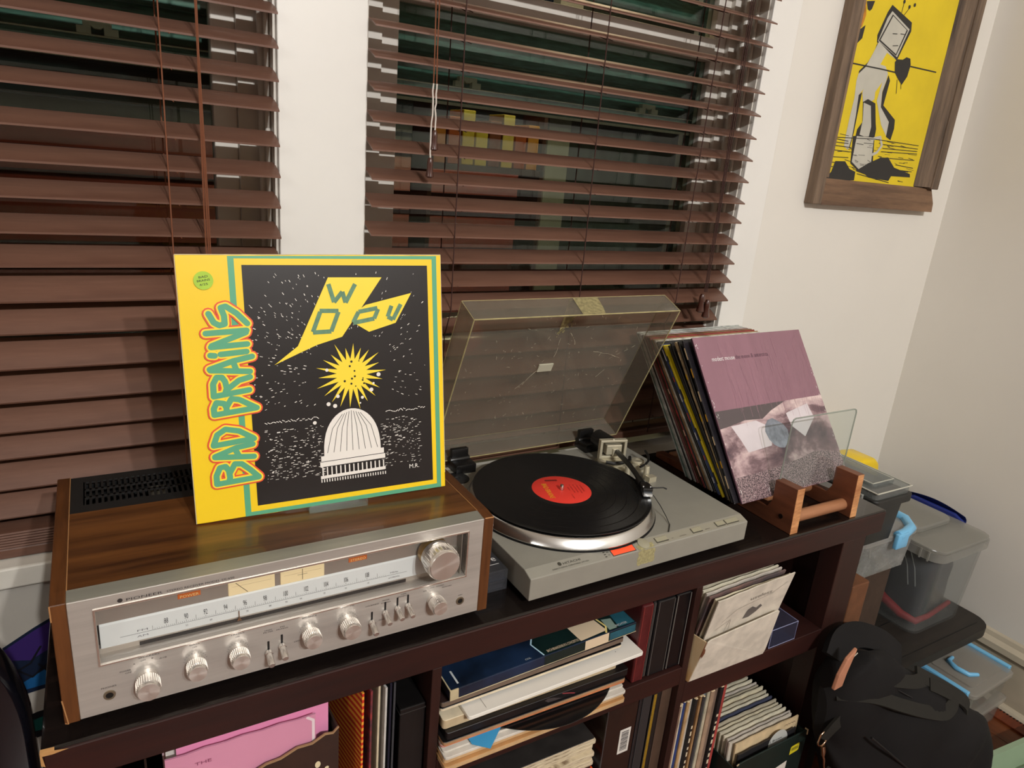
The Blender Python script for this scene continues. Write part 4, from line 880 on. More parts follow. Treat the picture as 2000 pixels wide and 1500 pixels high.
def skymat():
    m, nt, out = nodes('cover_sky'); p = N(nt, 'ShaderNodeBsdfPrincipled'); p.inputs['Roughness'].default_value = .3; p.inputs['Coat Weight'].default_value = .4
    a = noise(nt, 9, (1, 1, 1.8), 7, .6); a.inputs['Distortion'].default_value = .4
    r = ramp(nt, a.outputs['Fac'], [(.36, rgb(72, 56, 66)), (.46, rgb(118, 92, 98)), (.54, rgb(186, 158, 160)), (.66, rgb(230, 208, 204))])
    nt.links.new(r.outputs[0], p.inputs['Base Color']); nt.links.new(p.outputs[0], out.inputs[0]); return m
GRAV = pm('cover_gravel', rgb(176, 150, 152), .35, col2=rgb(52, 38, 46), vs=420, lo=.42, hi=.60, coat=.3)
pr = Print(lambda u, v, l: (u, -l, v))
pr.rect(.0005, .1680, .3145, .1700, 1); pr.shape([(.0005, .0005), (.3145, .0005), (.3145, .1705), (.0005, .1705)], 0, .0002)
pr.shape([(.0005, .1705), (.0005, .137), (.03, .140), (.07, .146), (.12, .143), (.15, .156), (.20, .1705)], 1, .00025)
pr.shape([(.0005, .0005), (.3145, .0005), (.3145, .052), (.27, .060), (.235, .062), (.19, .055), (.13, .050), (.07, .047), (.0005, .046)], 2, .0003)
pr.shape([(.030, .139), (.10, .142), (.128, .128), (.130, .108), (.122, .090), (.055, .086), (.045, .110)], 4, .0003)
pr.shape([(.190, .146), (.262, .158), (.270, .128), (.225, .094), (.195, .120)], 4, .0003)
pr.shape([(.116, .118), (.121, .130), (.132, .139), (.147, .141), (.160, .134), (.172, .126), (.180, .114), (.178, .101), (.169, .089), (.156, .081), (.143, .083), (.130, .090), (.120, .102)], 5, .00035)
pr.text('modest mouse', .0330, .2655, .0125, 3, w=.063); pr.text('the moon & antarctica', .0985, .2655, .0125, 6, w=.095)
rs = random.Random(9)
for i in range(110): u = rs.uniform(.06, .308); v = rs.uniform(.17, .31); pr.stroke([(u, v), (u + rs.uniform(-.002, .002), v - rs.uniform(.01, .05))], rs.uniform(.0002, .0006), 7, .0004, False)
for i in range(60): u = rs.choice([rs.uniform(.0, .006), rs.uniform(.308, .314), rs.uniform(.02, .28)]); v = rs.uniform(.005, .31) if u < .01 or u > .3 else rs.uniform(.004, .02); pr.stroke([(u, v), (u + rs.uniform(-.001, .001), v + rs.uniform(.001, .005))], .0009, 8, .0005, False)
pr.build('cover_print', [skymat(), flat(92, 82, 84, .35), GRAV, flat(244, 240, 240, .4), pm('cover_cloud', rgb(222, 212, 216), .35, var=.1, vs=20, coat=.4), pm('cover_bluegrey', rgb(146, 152, 164), .35, var=.5, vs=60, coat=.4), flat(98, 70, 84, .4), flat(176, 134, 148, .3), flat(250, 246, 244, .2)], PA)
y = .0592; tilt = .6078; rs = random.Random(4); yy = .0592
for i, (c_, w_, cov, dz, dx) in enumerate(spec):
    th = .0058 if w_ not in ('bright yellow', 'light brown') else .0075
    yy += .0070 if i else .0082
    tl_ = .6078 + .020 * (i + 1) if i < 6 else .728 - .0030 * (i - 6); zl_ = .0495 - .0011 * i
    m = pm('spine_%s' % w_.replace(' ', '_'), rgb(*c_), .4, var=.55 if i != 5 else .1, vs=55, coat=.15)
    lab_ = '%s spined record album, %s behind the purple album in the cedar holder' % (w_, (['first'] + ORD[1:])[i])
    s_ = lp(lab_, 1.036 + dx + .0016 * i + rs.uniform(-.002, .002), yy, zl_, tl_, .034, .0047, [m, m, CRM], size=.3135 + (dz if dz > 0 else dz * .6) * .45)
    if i in (0, 2, 5, 7, 13):
        th_ = .0047; pr = Print(lambda u, v, l: (-l, u, v)); r2 = random.Random(i)
        for k in range(7): v = .02 + k * .042 + r2.uniform(0, .01); pr.rect(.0010, v, th_ - .0009, v + r2.uniform(.008, .028), k % 2, .0003)
        _ = tag(pr.build('spine_print', {0: [flat(214, 188, 150), flat(206, 150, 40)], 2: [flat(214, 190, 150), flat(236, 190, 20)], 5: [flat(60, 54, 30), flat(226, 206, 30)], 7: [flat(214, 214, 220), flat(196, 70, 50)], 13: [flat(214, 180, 150), flat(170, 50, 46)]}[i], s_), kind='stuff')

# ---------------- things to the right of the bookcase ----------------
def rbox(name, x0, x1, y0, y1, z0, z1, r, m, parent, taper=0., wall=None, loc=None, open_top=False, lipw=0.):
    """rounded upright box; with wall given it is a hollow tub"""
    def f(b):
        O = rr_pts(x0, x1, y0, y1, r, 5)
        cx, cy = (x0 + x1) / 2, (y0 + y1) / 2
        def sc(P, s): return [(cx + (p[0] - cx) * s, cy + (p[1] - cy) * s) for p in P]
        rings = [(sc(O, 1 - taper), z0), (O, z1)]
        if wall:
            k = 1 - 2 * wall / min(x1 - x0, y1 - y0)
            rings += [(sc(O, k), z1), (sc(O, (1 - taper) * k), z0 + wall)]
        n = len(O); vs = [(p[0], p[1], z_) for P, z_ in rings for p in P]
        fs = [tuple(range(n))[::-1]] + [(j * n + i, j * n + (i + 1) % n, (j + 1) * n + (i + 1) % n, (j + 1) * n + i) for j in range(len(rings) - 1) for i in range(n)] + [tuple((len(rings) - 1) * n + i for i in range(n))]
        b.add(vs, fs)
    return ob(name, f, m, parent, smooth=35, loc=loc)
BLKT = wood('black_bench', rgb(20, 17, 14), rgb(44, 38, 32), (.3, 1, 1), .55, 8, 0, 40)
TB = thing('black_bench', 'low black bench with rounded corners against the right wall under the tote', 'bench', (0, 0, FZ))
rbox('bench_top', 1.365, 2.055, -.005, .425, .225, .250, .05, BLKT, TB)
ob('plank_line', lambda b: [b.box((1.37, .02 + i * .10, .2495), (2.02, .0225 + i * .10, .2505)) for i in range(4)], flat(10, 9, 8), TB)
for x, y in ((1.42, .05), (1.99, .16), (1.42, .37), (1.99, .37)): ob('leg', lambda b: b.box((x - .02, y - .02, 0), (x + .02, y + .02, .226)), BLKT, TB, bev=.003)
# big clear tote with blue handles
TZ = -.46
TO = thing('storage_tote', 'large clear storage tote with dark blue handles on the black bench', 'storage box', (0, 0, TZ))
MILK = clear('milky_plastic', (.90, .91, .91), .09, (.66, .67, .64), .12); MILKL = clear('milky_lid', (.80, .80, .78), .36, (.62, .61, .56), .12)
BLU = flat(38, 52, 128, .35)
rbox('tub', 1.785, 2.015, .050, .405, .0, .226, .030, MILK, TO, taper=.06, wall=.003)
rbox('rim', 1.778, 2.022, .042, .413, .216, .238, .034, MILKL, TO)
ob('lid', lambda b: (b.prism(rr_pts(1.780, 2.020, .044, .411, .034), .238, .246, 'z'),), MILKL, TO, bev=.002)
ob('lid_panel', lambda b: b.prism(rr_pts(1.812, 1.985, .13, .36, .03), .246, .262, 'z'), MILKL, TO, bev=.004)
for i in range(4): ob('rim_rib', lambda b: b.box((1.7745, .070 + i * .020 + (.0 if i < 2 else .2), .214), (1.7785, .0735 + i * .020 + (.0 if i < 2 else .2), .240)), MILKL, TO)
for x, s in ((1.778, -1), (2.022, 1)):
    ob('handle', lambda b: b.grid(lambda u, v: (x + s * (.004 + .016 * sin(pi * v)) , .125 + .165 * u, .218 + .040 * v + .012 * sin(pi * u) * v), 12, 6), BLU, TO, smooth=60)
    hh = ob('handle_body', lambda b: b.prism([(.125, .214), (.290, .214), (.290, .244), (.265, .256), (.150, .256), (.125, .244)], x - (.010 if s < 0 else 0), x + (.010 if s > 0 else 0), 'x'), BLU, TO, bev=.004)
# things inside the tote: black bag with red piping, tag
BG = thing('racing_bag', 'dark bag with a red band and a small chequered patch inside the clear tote', 'bag', (.0105, .013, TZ + .0045))
NAV = pm('bag_navy', rgb(36, 40, 50), .7, var=.4, vs=14, bump=.3, bs=60); RDB = pm('bag_red', rgb(172, 34, 40), .6, var=.3, vs=20)
def lump(x0, x1, y0, y1, z0, z1, seed, amp=.012, nu=28, nv=14):
    r_ = random.Random(seed); ph = [r_.uniform(0, 6.28) for _ in range(8)]
    def f(u, v):
        a = 2 * pi * u; c_, s_ = cos(a), sin(a); q_ = .45
        cx = math.copysign(abs(c_) ** q_, c_); cy = math.copysign(abs(s_) ** q_, s_); t = v; w = (1 - abs(2 * t - 1) ** 5) if t > .5 else 1.0
        w = max(w, .02)
        d = amp * (sin(3 * a + ph[0] + 5 * t) + sin(5 * a + ph[1] - 7 * t) * .6 + sin(9 * t + ph[2] + a) * .5)
        return ((x0 + x1) / 2 + (x1 - x0) / 2 * cx * w + d * cx * .6, (y0 + y1) / 2 + (y1 - y0) / 2 * cy * w + d * cy * .6, z0 + (z1 - z0) * t + amp * .4 * sin(2 * a + ph[3]) * t)
    def g(b):
        b.grid(f, nu, nv, wrap=True); b.add([f(i / nu, 0) for i in range(nu)], [tuple(range(nu))[::-1]]); b.add([f(i / nu, 1) for i in range(nu)], [tuple(range(nu))])
    return g
ob('bag_body', lump(1.806, 1.985, .072, .362, .0, .200, 2, .004), NAV, BG, smooth=60)
ob('red_band', lambda b: b.tube([(1.800, .355, .085), (1.798, .26, .080), (1.798, .20, .068), (1.798, .15, .040), (1.802, .10, .022), (1.812, .066, .018), (1.86, .062, .022), (1.95, .062, .040)], [.007, .009, .011, .012, .011, .009, .007, .006], 10), RDB, BG, smooth=60)
def chq(b):
    for i in range(5):
        for j in range(3):
            if (i + j) % 2 == 0: yv = .165 + i * .0095; b.box((1.7945, yv - .0045, .085 + j * .0085 - i * .002), (1.7968, yv + .0045, .085 + j * .0085 + .0075 - i * .002))
ob('checker_patch', chq, flat(226, 224, 214), BG)
ob('mark', lambda b: (b.box((1.7945, .218, .110), (1.797, .240, .113)), b.box((1.7945, .218, .110), (1.797, .221, .124))), flat(220, 218, 208), BG)
ob('zip_cord', lambda b: (b.tube([(1.800, .14, .20), (1.797, .115, .16), (1.797, .10, .11)], .0014, 6), b.tube([(1.800, .118, .20), (1.797, .095, .16), (1.797, .082, .115)], .0014, 6)), flat(150, 152, 150), BG)
TGI = thing('hang_tag', 'pink and white hang tag with a barcode inside the clear tote', 'tag', (1.8040, .205, TZ + .150), (.12, -.06, 0))
ob('card', lambda b: (b.box((-.0012, 0, 0), (0, .048, .056), 0), b.box((-.0015, .0002, .022), (-.0011, .0478, .0558), 1), b.box((-.0018, .022, .030), (-.0014, .042, .048), 2)), [flat(232, 228, 224), flat(206, 160, 168), flat(210, 60, 80)], TGI)
ob('barcode', lambda b: [b.box((-.0018, .010 + i * .0022, .006), (-.0013, .0112 + i * .0022 + (i % 3) * .0003, .016)) for i in range(12)], flat(30, 28, 28), TGI)
# yellow tub behind, standing on the tote
YT = thing('yellow_tub', 'bright yellow plastic tub behind the black bin near the room corner', 'tub', (0, 0, -.1975))
ob('tub_body', lambda b: b.prism([(0, 0), (.14, 0), (.142, .075), (.135, .098), (.115, .112), (.07, .116), (0, .104)], .300, .385, 'y'), flat(240, 204, 16, .35), YT, bev=.012, seg=3, smooth=50).location = (1.745, 0, 0)
# cardboard box, clear latch case, black bin stacked on the bench
CB = thing('cardboard_box', 'tall brown cardboard box squeezed between the bookcase and the tote', 'box', (0, 0, TZ))
KR = paper(112, 70, 42)
ob('box_body', lambda b: b.box((1.362, .004, 0), (1.418, .30, .2900)), KR, CB, bev=.002)
ob('box_flap', lambda b: b.box((1.364, .006, .2900), (1.416, .298, .2920)), KR, CB)
CB2 = thing('cardboard_carton', 'dark cardboard carton on the bench behind the brown box', 'box', (0, 0, TZ))
ob('carton_body', lambda b: b.box((1.465, .09, 0), (1.66, .34, .2305)), paper(70, 52, 40), CB2, bev=.002)
ob('tape_strip', lambda b: b.box((1.465, .18, .2305), (1.66, .22, .2310)), flat(170, 140, 96, .3), CB2)
CZ = TZ + .2316
LC = thing('latch_case', 'clear case with a light blue latch under the black bin', 'storage box', (0, 0, CZ))
CLR = clear('clear_case_plastic', (.80, .82, .82), .24, (.62, .62, .60), .06, scratch=.25, sscale=30); SKY = flat(120, 190, 232, .35)
rbox('case_body', 1.455, 1.675, .066, .30, .0, .088, .010, CLR, LC, taper=.05, wall=.002)
ob('case_ribs', lambda b: [b.box((1.4525, .075, .020 + i * .014), (1.4575, .29, .023 + i * .014)) for i in range(5)], CLR, LC)
ob('case_lid', lambda b: b.prism(rr_pts(1.450, 1.69, .060, .305, .035, 6), .088, .101, 'z'), clear('case_lid_plastic', (.85, .85, .84), .35, (.72, .70, .66), .1), LC, bev=.002)
ob('latch', lambda b: (b.tube([(1.580, .056, .102), (1.61, .058, .102), (1.65, .068, .102), (1.680, .100, .102), (1.682, .14, .102)], .0115, 10), b.box((1.568, .046, .074), (1.61, .056, .110))), SKY, LC, smooth=60, bev=.002)
SP = thing('small_parts', 'small metal parts inside the clear latch case', 'hardware', (0, 0, CZ + .0025)); tag(SP, kind=None)
def bits(b):
    r_ = random.Random(2)
    for i in range(26): x = r_.uniform(1.49, 1.66); y = r_.uniform(.10, .27); b.tube([(x, y, .006), (x + r_.uniform(-.02, .02), y + r_.uniform(-.02, .02), .03)], .0028, 5)
tag(ob('part_heap', bits, pm('bits_metal', rgb(150, 140, 130), .4, metal=.6), SP), kind='stuff')
BZ = CZ + .1015
BB = thing('black_bin', 'black plastic bin with clear lids standing past the right end of the bookcase', 'storage box', (0, 0, BZ), (0, 0, 0))
BLK = pm('bin_black', rgb(38, 38, 36), .5, var=.2, vs=30)
HB = -.012 - BZ
rbox('bin_body', 1.452, 1.562, .054, .250, .0, HB - .018, .010, BLK, BB, taper=.06)
ob('bin_rim', lambda b: b.prism(rr_pts(1.440, 1.574, .044, .262, .012), HB - .020, HB, 'z'), BLK, BB, bev=.003)
LIDC = clear('bin_lid_plastic', (.70, .74, .74), .30, (.50, .52, .50), .07, scratch=.1)
rbox('bin_lid', 1.446, 1.568, .050, .256, HB, HB + .016, .012, LIDC, BB, taper=-.0)
rbox('lid_panel', 1.466, 1.548, .075, .235, HB + .016, HB + .022, .012, LIDC, BB)
ob('lid_ridge', lambda b: (b.tube([(1.446, .05, HB + .015), (1.568, .05, HB + .015), (1.568, .256, HB + .015), (1.446, .256, HB + .015), (1.446, .05, HB + .015)], .0016, 6), b.tube([(1.47, .079, HB + .022), (1.544, .079, HB + .022), (1.544, .231, HB + .022), (1.47, .231, HB + .022), (1.47, .079, HB + .022)], .0012, 6)), flat(196, 194, 180, .4), BB)
ob('bin_latch', lambda b: (b.box((1.434, .075, HB - .016), (1.441, .105, HB + .004)), b.box((1.431, .080, HB - .012), (1.436, .100, HB - .004))), pm('latch_clear', rgb(170, 170, 164), .25, metal=.3), BB, bev=.001)
if 0:
  UP = thing('lid_stack', 'second clear lid lying tilted on top of the black bin', 'lid', (1.470, .070, HB + BZ + .026), (-.02, .03, .03))
if 0: rbox('lid_shell', 0, .150, 0, .235, .0, .012, .012, clear('spare_lid_plastic', (.82, .84, .82), .22, (.66, .66, .60), .08), UP)
if 0: ob('lid_rim', lambda b: b.tube([(0, 0, .012), (.150, 0, .012), (.150, .235, .012), (0, .235, .012), (0, 0, .012)], .0018, 6), flat(206, 202, 186, .4), UP)
# clip boxes on the floor at the right
def clipbox(label, zb, h, dx=0., clips=True):
    c_ = thing('clip_box', label, 'storage box', (1.955 + dx, -.012, zb), (0, 0, .03), 'clip boxes on the floor')
    GC_ = clear('clipbox_plastic', (.84, .84, .82), .24, (.66, .63, .57), .08)
    rbox('tub', -.098, .098, -.066, .066, 0, h - .018, .014, GC_, c_, taper=.05, wall=.002)
    ob('lid', lambda b: b.prism(rr_pts(-.105, .105, -.073, .073, .016), h - .018, h - .005, 'z'), clear('clipbox_lid', (.84, .83, .80), .34, (.70, .66, .60), .08), c_, bev=.003)
    rbox('lid_panel', -.078, .078, -.052, .052, h - .005, h - .001, .008, clear('clipbox_lid', ), c_)
    if clips:
        for s in (-1, 1):
            ob('clip', lambda b: b.box((-.007, -.058, h - .020), (.007, .058, h)), SKY, c_, bev=.002, loc=(s * .107, 0, 0))
        ob('clip_skirt', lambda b: b.prism([(-.052, h - .018), (.056, h - .018), (.050, h - .030), (.010, h - .044), (-.040, h - .042)], -.117, -.112, 'x'), SKY, c_, bev=.002)
        ob('handle', lambda b: b.tube([(-.006, .034, h + .001), (-.034, .030, h + .003), (-.046, .004, h + .004), (-.040, -.024, h + .003), (-.014, -.034, h + .001)], [.0048, .0062, .0066, .0062, .0048], 8), SKY, c_, smooth=60)
    return c_
clipbox('small clear box under the blue clipped box on the floor', FZ, .078, .012, False)
clipbox('clear box with light blue clips and handle on the floor by the right wall', FZ + .0785, .082)
FB = thing('spare_parts_bag', 'little heap of pale odds and ends inside the lower clear floor box', 'oddments', (1.955, -.03, FZ + .003))
tag(ob('heap', lump(-.06, .06, -.03, .03, 0, .045, 5, .006, 16, 8), paper(196, 184, 150), FB, smooth=60), kind='stuff')
# pale green tray in the corner of the picture
GT = thing('green_tray', 'pale green plastic tray on the floor at the lower right corner', 'tray', (0, 0, FZ))
PG = pm('tray_green', rgb(150, 172, 142), .4, var=.1, vs=6); PG2 = pm('tray_green_dark', rgb(104, 122, 106), .4, var=.2, vs=10)
GTx = .0
o_ = rbox('tray_shell', 0, .36, -.30, 0, 0, .062, .020, PG, GT, taper=.10, wall=.012); o_.location = (1.765, -.150, 0); o_.rotation_euler = (0, 0, -.10)
o_ = ob('tray_floor', lambda b: b.prism(rr_pts(.035, .325, -.265, -.035, .02), .013, .020, 'z'), PG2, GT); o_.location = (1.765, -.150, 0); o_.rotation_euler = (0, 0, -.10)
# black holdall leaning against the bookcase
BAGM = pm('bag_black', rgb(25, 23, 23), .85, var=.25, vs=10, bump=.35, bs=35, spec=.25); STR = pm('bag_strap', rgb(44, 42, 38), .85, bump=.5, bs=900, bstretch=(1, 1, 6), spec=.2)
HG = thing('holdall', 'large black fabric holdall with straps slumped against the bookcase', 'bag', (0, 0, FZ))
def bagf(u, v):
    # u runs along the bag from its left end to its right end, v goes round the section
    a = 2 * pi * v
    x = 1.238 + .43 * u
    e = (1 - abs(2 * u - 1) ** 5.0) ** .5 if 0 < u < 1 else 0.0
    def lerp(T):
        for (u0, a0), (u1, a1) in zip(T, T[1:]):
            if u <= u1: return a0 + (a1 - a0) * (u - u0) / (u1 - u0)
        return T[-1][1]
    top = lerp([(0, .385), (.06, .44), (.16, .462), (.35, .435), (.6, .36), (.85, .295), (1, .25)]); bot = lerp([(0, .29), (.08, .22), (.25, .08), (.4, .0), (1, 0)])
    hgt = top - bot; dep = (.052 + .035 * u) * (.2 + .8 * e)
    c_, s_ = cos(a), sin(a)
    yy_ = -.066 - .11 * u + dep * math.copysign(abs(c_) ** .75, c_) + .012 * sin(9 * u + 2 * a) * e + .006 * sin(23 * u + 5 * a) * e
    zz_ = bot + hgt * (.5 + .5 * math.copysign(abs(s_) ** .7, s_)) + .006 * sin(14 * u + 3 * a) * (s_ > -.5) * e
    if s_ > 0: yy_ += .012 * s_
    return (x, min(yy_, -.008), max(zz_, .002))
def bagm(b):
    b.grid(bagf, 44, 40)
    for u in (0, 1): b.add([bagf(u, v / 40) for v in range(40)], [tuple(range(40))])
ob('bag_body', bagm, BAGM, HG, smooth=70)
def strap(name, pts, w, m=STR, th=.003, nrm=(0, -1, .6)):
    def f(b):
        P = [Vector(p) for p in pts]; Q = []
        for i in range(len(P) - 1):
            for k in range(6):
                t = k / 6; p0 = P[max(i - 1, 0)]; p1 = P[i]; p2 = P[i + 1]; p3 = P[min(i + 2, len(P) - 1)]
                Q.append(.5 * ((2 * p1) + (-p0 + p2) * t + (2 * p0 - 5 * p1 + 4 * p2 - p3) * t * t + (-p0 + 3 * p1 - 3 * p2 + p3) * t ** 3))
        Q.append(P[-1]); nn = Vector(nrm).normalized(); vs = []
        for i, q_ in enumerate(Q):
            t = (Q[min(i + 1, len(Q) - 1)] - Q[max(i - 1, 0)]).normalized(); sd = t.cross(nn).normalized()
            n3 = sd.cross(t)
            vs += [q_ + sd * w / 2 + n3 * th, q_ - sd * w / 2 + n3 * th, q_ - sd * w / 2 - n3 * th, q_ + sd * w / 2 - n3 * th]
        n = len(Q); fs = [(0, 1, 2, 3), (4 * n - 1, 4 * n - 2, 4 * n - 3, 4 * n - 4)]
        for i in range(n - 1):
            for k in range(4): fs.append((4 * i + k, 4 * i + (k + 1) % 4, 4 * i + 4 + (k + 1) % 4, 4 * i + 4 + k))
        b.add(vs, fs)
    return ob(name, f, m, HG, smooth=50)
def W(x, y, z_): return (x, y, z_ - FZ)
strap('carry_strap', [W(1.255, -.070, -.300), W(1.30, -.098, -.288), W(1.35, -.118, -.298), W(1.41, -.130, -.315), W(1.465, -.130, -.328), W(1.51, -.135, -.352)], .026, nrm=(0, -1, 1))
strap('carry_strap', [W(1.248, -.078, -.325), W(1.30, -.120, -.318), W(1.36, -.145, -.340), W(1.42, -.165, -.362), W(1.47, -.178, -.372), W(1.50, -.170, -.352), W(1.46, -.140, -.330)], .026, nrm=(0, -1, 1))
strap('top_hoop', [W(1.262, -.050, -.270), W(1.29, -.040, -.246), W(1.34, -.040, -.246), W(1.41, -.055, -.275), W(1.46, -.070, -.315)], .050, BAGM, .007, (0, -1, 1))
strap('loose_strap', [W(1.44, -.120, -.312), W(1.50, -.150, -.345), W(1.545, -.175, -.375), W(1.56, -.18, -.40)], .030, nrm=(0, -1, 1))
ob('tan_lining', lambda b: b.prism([(1.222, .408), (1.226, .440), (1.240, .472), (1.264, .490), (1.258, .468), (1.250, .438), (1.246, .410)], -.088, -.080, 'y'), pm('lining_tan', rgb(190, 130, 100), .8, var=.1, vs=40), HG, bev=.002)
ob('seam', lambda b: (b.tube([W(1.30, -.138, -.40), W(1.38, -.172, -.47), W(1.47, -.205, -.55), W(1.56, -.225, -.62)], .0024, 6), b.tube([W(1.35, -.122, -.31), W(1.45, -.155, -.37), W(1.55, -.185, -.42), W(1.63, -.19, -.46)], .0018, 6)), flat(14, 13, 13), HG)
ob('zip_line', lambda b: b.tube([W(1.272, -.075, -.262), W(1.285, -.073, -.256), W(1.297, -.072, -.252)], .0012, 5), flat(190, 180, 160), HG)
MBR = pm('brass_nickel', rgb(190, 160, 134), .25, metal=1.)
def dring(b):
    P = [W(1.228 + .015 * cos(a), -.088, -.416 + .017 * sin(a)) for a in [(-.9 * pi + 1.62 * pi * i / 22) for i in range(23)]]
    b.tube(P, .0020, 8); b.tube([P[0], P[-1]], .0016, 6)
ob('d_ring', dring, MBR, HG, smooth=60)
ob('snap_hook', lambda b: (b.tube([W(1.231, -.090, -.433), W(1.235, -.091, -.447), W(1.238, -.091, -.459)], [.0045, .005, .004], 10), b.tube([W(1.238, -.091, -.459), W(1.244, -.092, -.471), W(1.248, -.093, -.489), W(1.256, -.095, -.504)], [.0028, .0026, .002, .0016], 8)), MBR, HG, smooth=60)
strap('shoulder_strap', [W(1.256, -.095, -.502), W(1.262, -.10, -.53), W(1.275, -.11, -.59), W(1.29, -.12, -.68)], .026)
strap('ring_tab', [W(1.228, -.088, -.416), W(1.240, -.094, -.39), W(1.262, -.100, -.36)], .020)

# ---------------- left of the bookcase ----------------
SK = thing('guitar_speaker', 'tall black rounded speaker board at the lower left edge', 'speaker', (0, 0, FZ))
def spk(b): b.prism([(.0, 0)] + [(.0, .60)] + [(-.028 + .0 - .075 * (1 - cos(a)) + .028, .66 + .15 * sin(a)) for a in [pi / 2 * i / 12 for i in range(13)]] + [(-.30, .82), (-.30, 0)], .085, .125, 'y')
ob('speaker_shell', spk, pm('gloss_black', rgb(14, 14, 20), .18, coat=.6), SK, bev=.008, seg=3, smooth=50).location.x = -.016
ob('speaker_baffle', lambda b: b.box((-.28, .080, .05), (-.05, .088, .62)), flat(20, 20, 26, .8), SK, bev=.003)
PB = thing('painted_board', 'white board painted with blue, purple and teal swirls leaning under the left window sill', 'painting', (-.20, .405, FZ), (-.02, 0, 0))
ob('board', lambda b: b.box((0, 0, 0), (.30, .006, .655)), pm('board_white', rgb(196, 190, 180), .6, var=.1, vs=8), PB, bev=.001)
pr = Print(lambda u, v, l: (u, -l, v))
def sw(base, pts, mi, l): pr.shape([(u, base + v + .105) for u, v in pts], mi, l)
sw(0, [(.02, .40), (.10, .44), (.16, .475), (.21, .50), (.30, .54), (.30, .385), (.22, .37), (.14, .362), (.05, .33)], 0, .0003)
sw(0, [(.10, .435), (.16, .47), (.21, .494), (.25, .48), (.21, .45), (.15, .42)], 1, .0005); sw(0, [(.12, .375), (.17, .40), (.25, .44), (.30, .45), (.30, .40), (.22, .375), (.14, .37)], 2, .0005)
sw(0, [(.05, .30), (.15, .325), (.30, .335), (.30, .292), (.15, .278), (.05, .26)], 4, .0003); sw(0, [(.07, .295), (.16, .315), (.28, .322), (.28, .300), (.15, .290)], 3, .0005)
sw(0, [(.05, .18), (.16, .205), (.30, .25), (.30, .19), (.15, .165), (.05, .14)], 4, .0003); sw(0, [(.08, .175), (.17, .195), (.28, .225), (.28, .20), (.15, .175)], 1, .0005)
for k in range(5): pr.stroke([(.10 + .03 * k, .515), (.12 + .03 * k, .505 - .01 * k), (.15 + .03 * k, .52), (.165 + .03 * k, .545)], .003, 4, .0007)
pr.build('paint_swirl', [flat(14, 30, 56), flat(58, 34, 108), flat(20, 92, 150), flat(18, 92, 86), flat(12, 14, 24)], PB)
# ---------------- upper left bay ----------------
SH = -.2435
def copy_single(src, label, loc, rot, group, cat='record'):
    c = src.copy(); COL.objects.link(c); c.location = loc; c.rotation_euler = rot; return tag(c, label, cat, group)
def single(label, x, y, z_, tilt, yaw, mats, size=.182, th=.0024, group=None, cat='record', roll=0.):
    ex = Vector((cos(yaw), sin(yaw), 0)); n_ = Vector((-sin(yaw), cos(yaw), 0)); up = cos(tilt) * Vector((0, 0, 1)) + sin(tilt) * n_
    e2 = cos(roll) * ex + sin(roll) * up; u2 = -sin(roll) * ex + cos(roll) * up; ny = u2.cross(e2)
    def f(b):
        # paper sleeve: slightly bowed, with a soft cut along the top
        n = 8; vs = []
        for yy_ in (0, th):
            for k in range(n + 1):
                xx = size * k / n; bow = .0012 * sin(pi * k / n)
                vs += [(xx, yy_ + bow, 0), (xx, yy_ + bow, size - .0015 * (k % 2))]
        fs = []; m_ = 2 * (n + 1)
        for k in range(n):
            a = 2 * k; fs += [(a, a + 2, a + 3, a + 1), (m_ + a, m_ + a + 1, m_ + a + 3, m_ + a + 2), (a, m_ + a, m_ + a + 2, a + 2), (a + 1, a + 3, m_ + a + 3, m_ + a + 1)]
        fs += [(0, 1, m_ + 1, m_), (2 * n, m_ + 2 * n, m_ + 2 * n + 1, 2 * n + 1)]
        b.add(vs, fs)
    o = ob('single_sleeve', f, mats); o.location = (x, y, z_); o.rotation_euler = basis(e2, ny, u2)
    return tag(o, label, cat, group)
PKM = pm('sleeve_pink', rgb(222, 150, 178), .45, var=.06, vs=8, coat=.2)
CARD = paper(58, 34, 24); CARDR = paper(160, 124, 88)
SB = thing('singles_box', 'dark brown cardboard box with a torn edge holding pink single sleeves', 'box', (0, 0, SH))
torn = [(.088, 0), (.303, 0), (.303, .146), (.296, .139), (.286, .141), (.270, .133), (.252, .134), (.232, .126), (.215, .125), (.196, .117), (.176, .113), (.150, .106), (.120, .100), (.088, .094)]
ob('front_panel', lambda b: b.prism(torn, .008, .0105, 'y'), CARD, SB)
ob('torn_edge', lambda b: b.tube([(p[0], .0092, p[1]) for p in torn[2:]], .0017, 5), CARDR, SB)
ob('box_side', lambda b: (b.prism([(.0105, 0), (.215, 0), (.215, .12), (.0105, .146)], .3005, .303, 'x'), b.prism([(.0105, 0), (.215, 0), (.215, .12), (.0105, .094)], .088, .0905, 'x'), b.box((.0905, .0105, 0), (.3005, .215, .002)), b.box((.088, .2125, 0), (.303, .215, .12))), CARD, SB)
pr = Print(lambda u, v, l: (u, .008 - l, v)); pr.disc(.2765, .098, .0035, 0, .0003, 14, .0052); pr.disc(.2690, .090, .0022, 0); pr.disc(.2880, .088, .0026, 0); pr.stroke([(.262, .079), (.285, .085)], .003, 0)
pr.build('box_print', flat(230, 214, 176), SB)
PS = [('bright pink single sleeve in a clear cover, frontmost in the torn brown box', PKM, .0125, .100), ('second pink single sleeve, just behind the frontmost in the torn brown box', pm('sleeve_pink2', rgb(236, 150, 190), .4), .022, .1125),
      ('white single sleeve behind the two pink ones in the torn brown box', paper(228, 222, 214), .032, .110), ('pale pink single sleeve, fourth back in the torn brown box', paper(232, 196, 204), .042, .107),
      ('clear sleeved cream single, fifth back in the torn brown box', paper(222, 216, 204), .056, .108)]
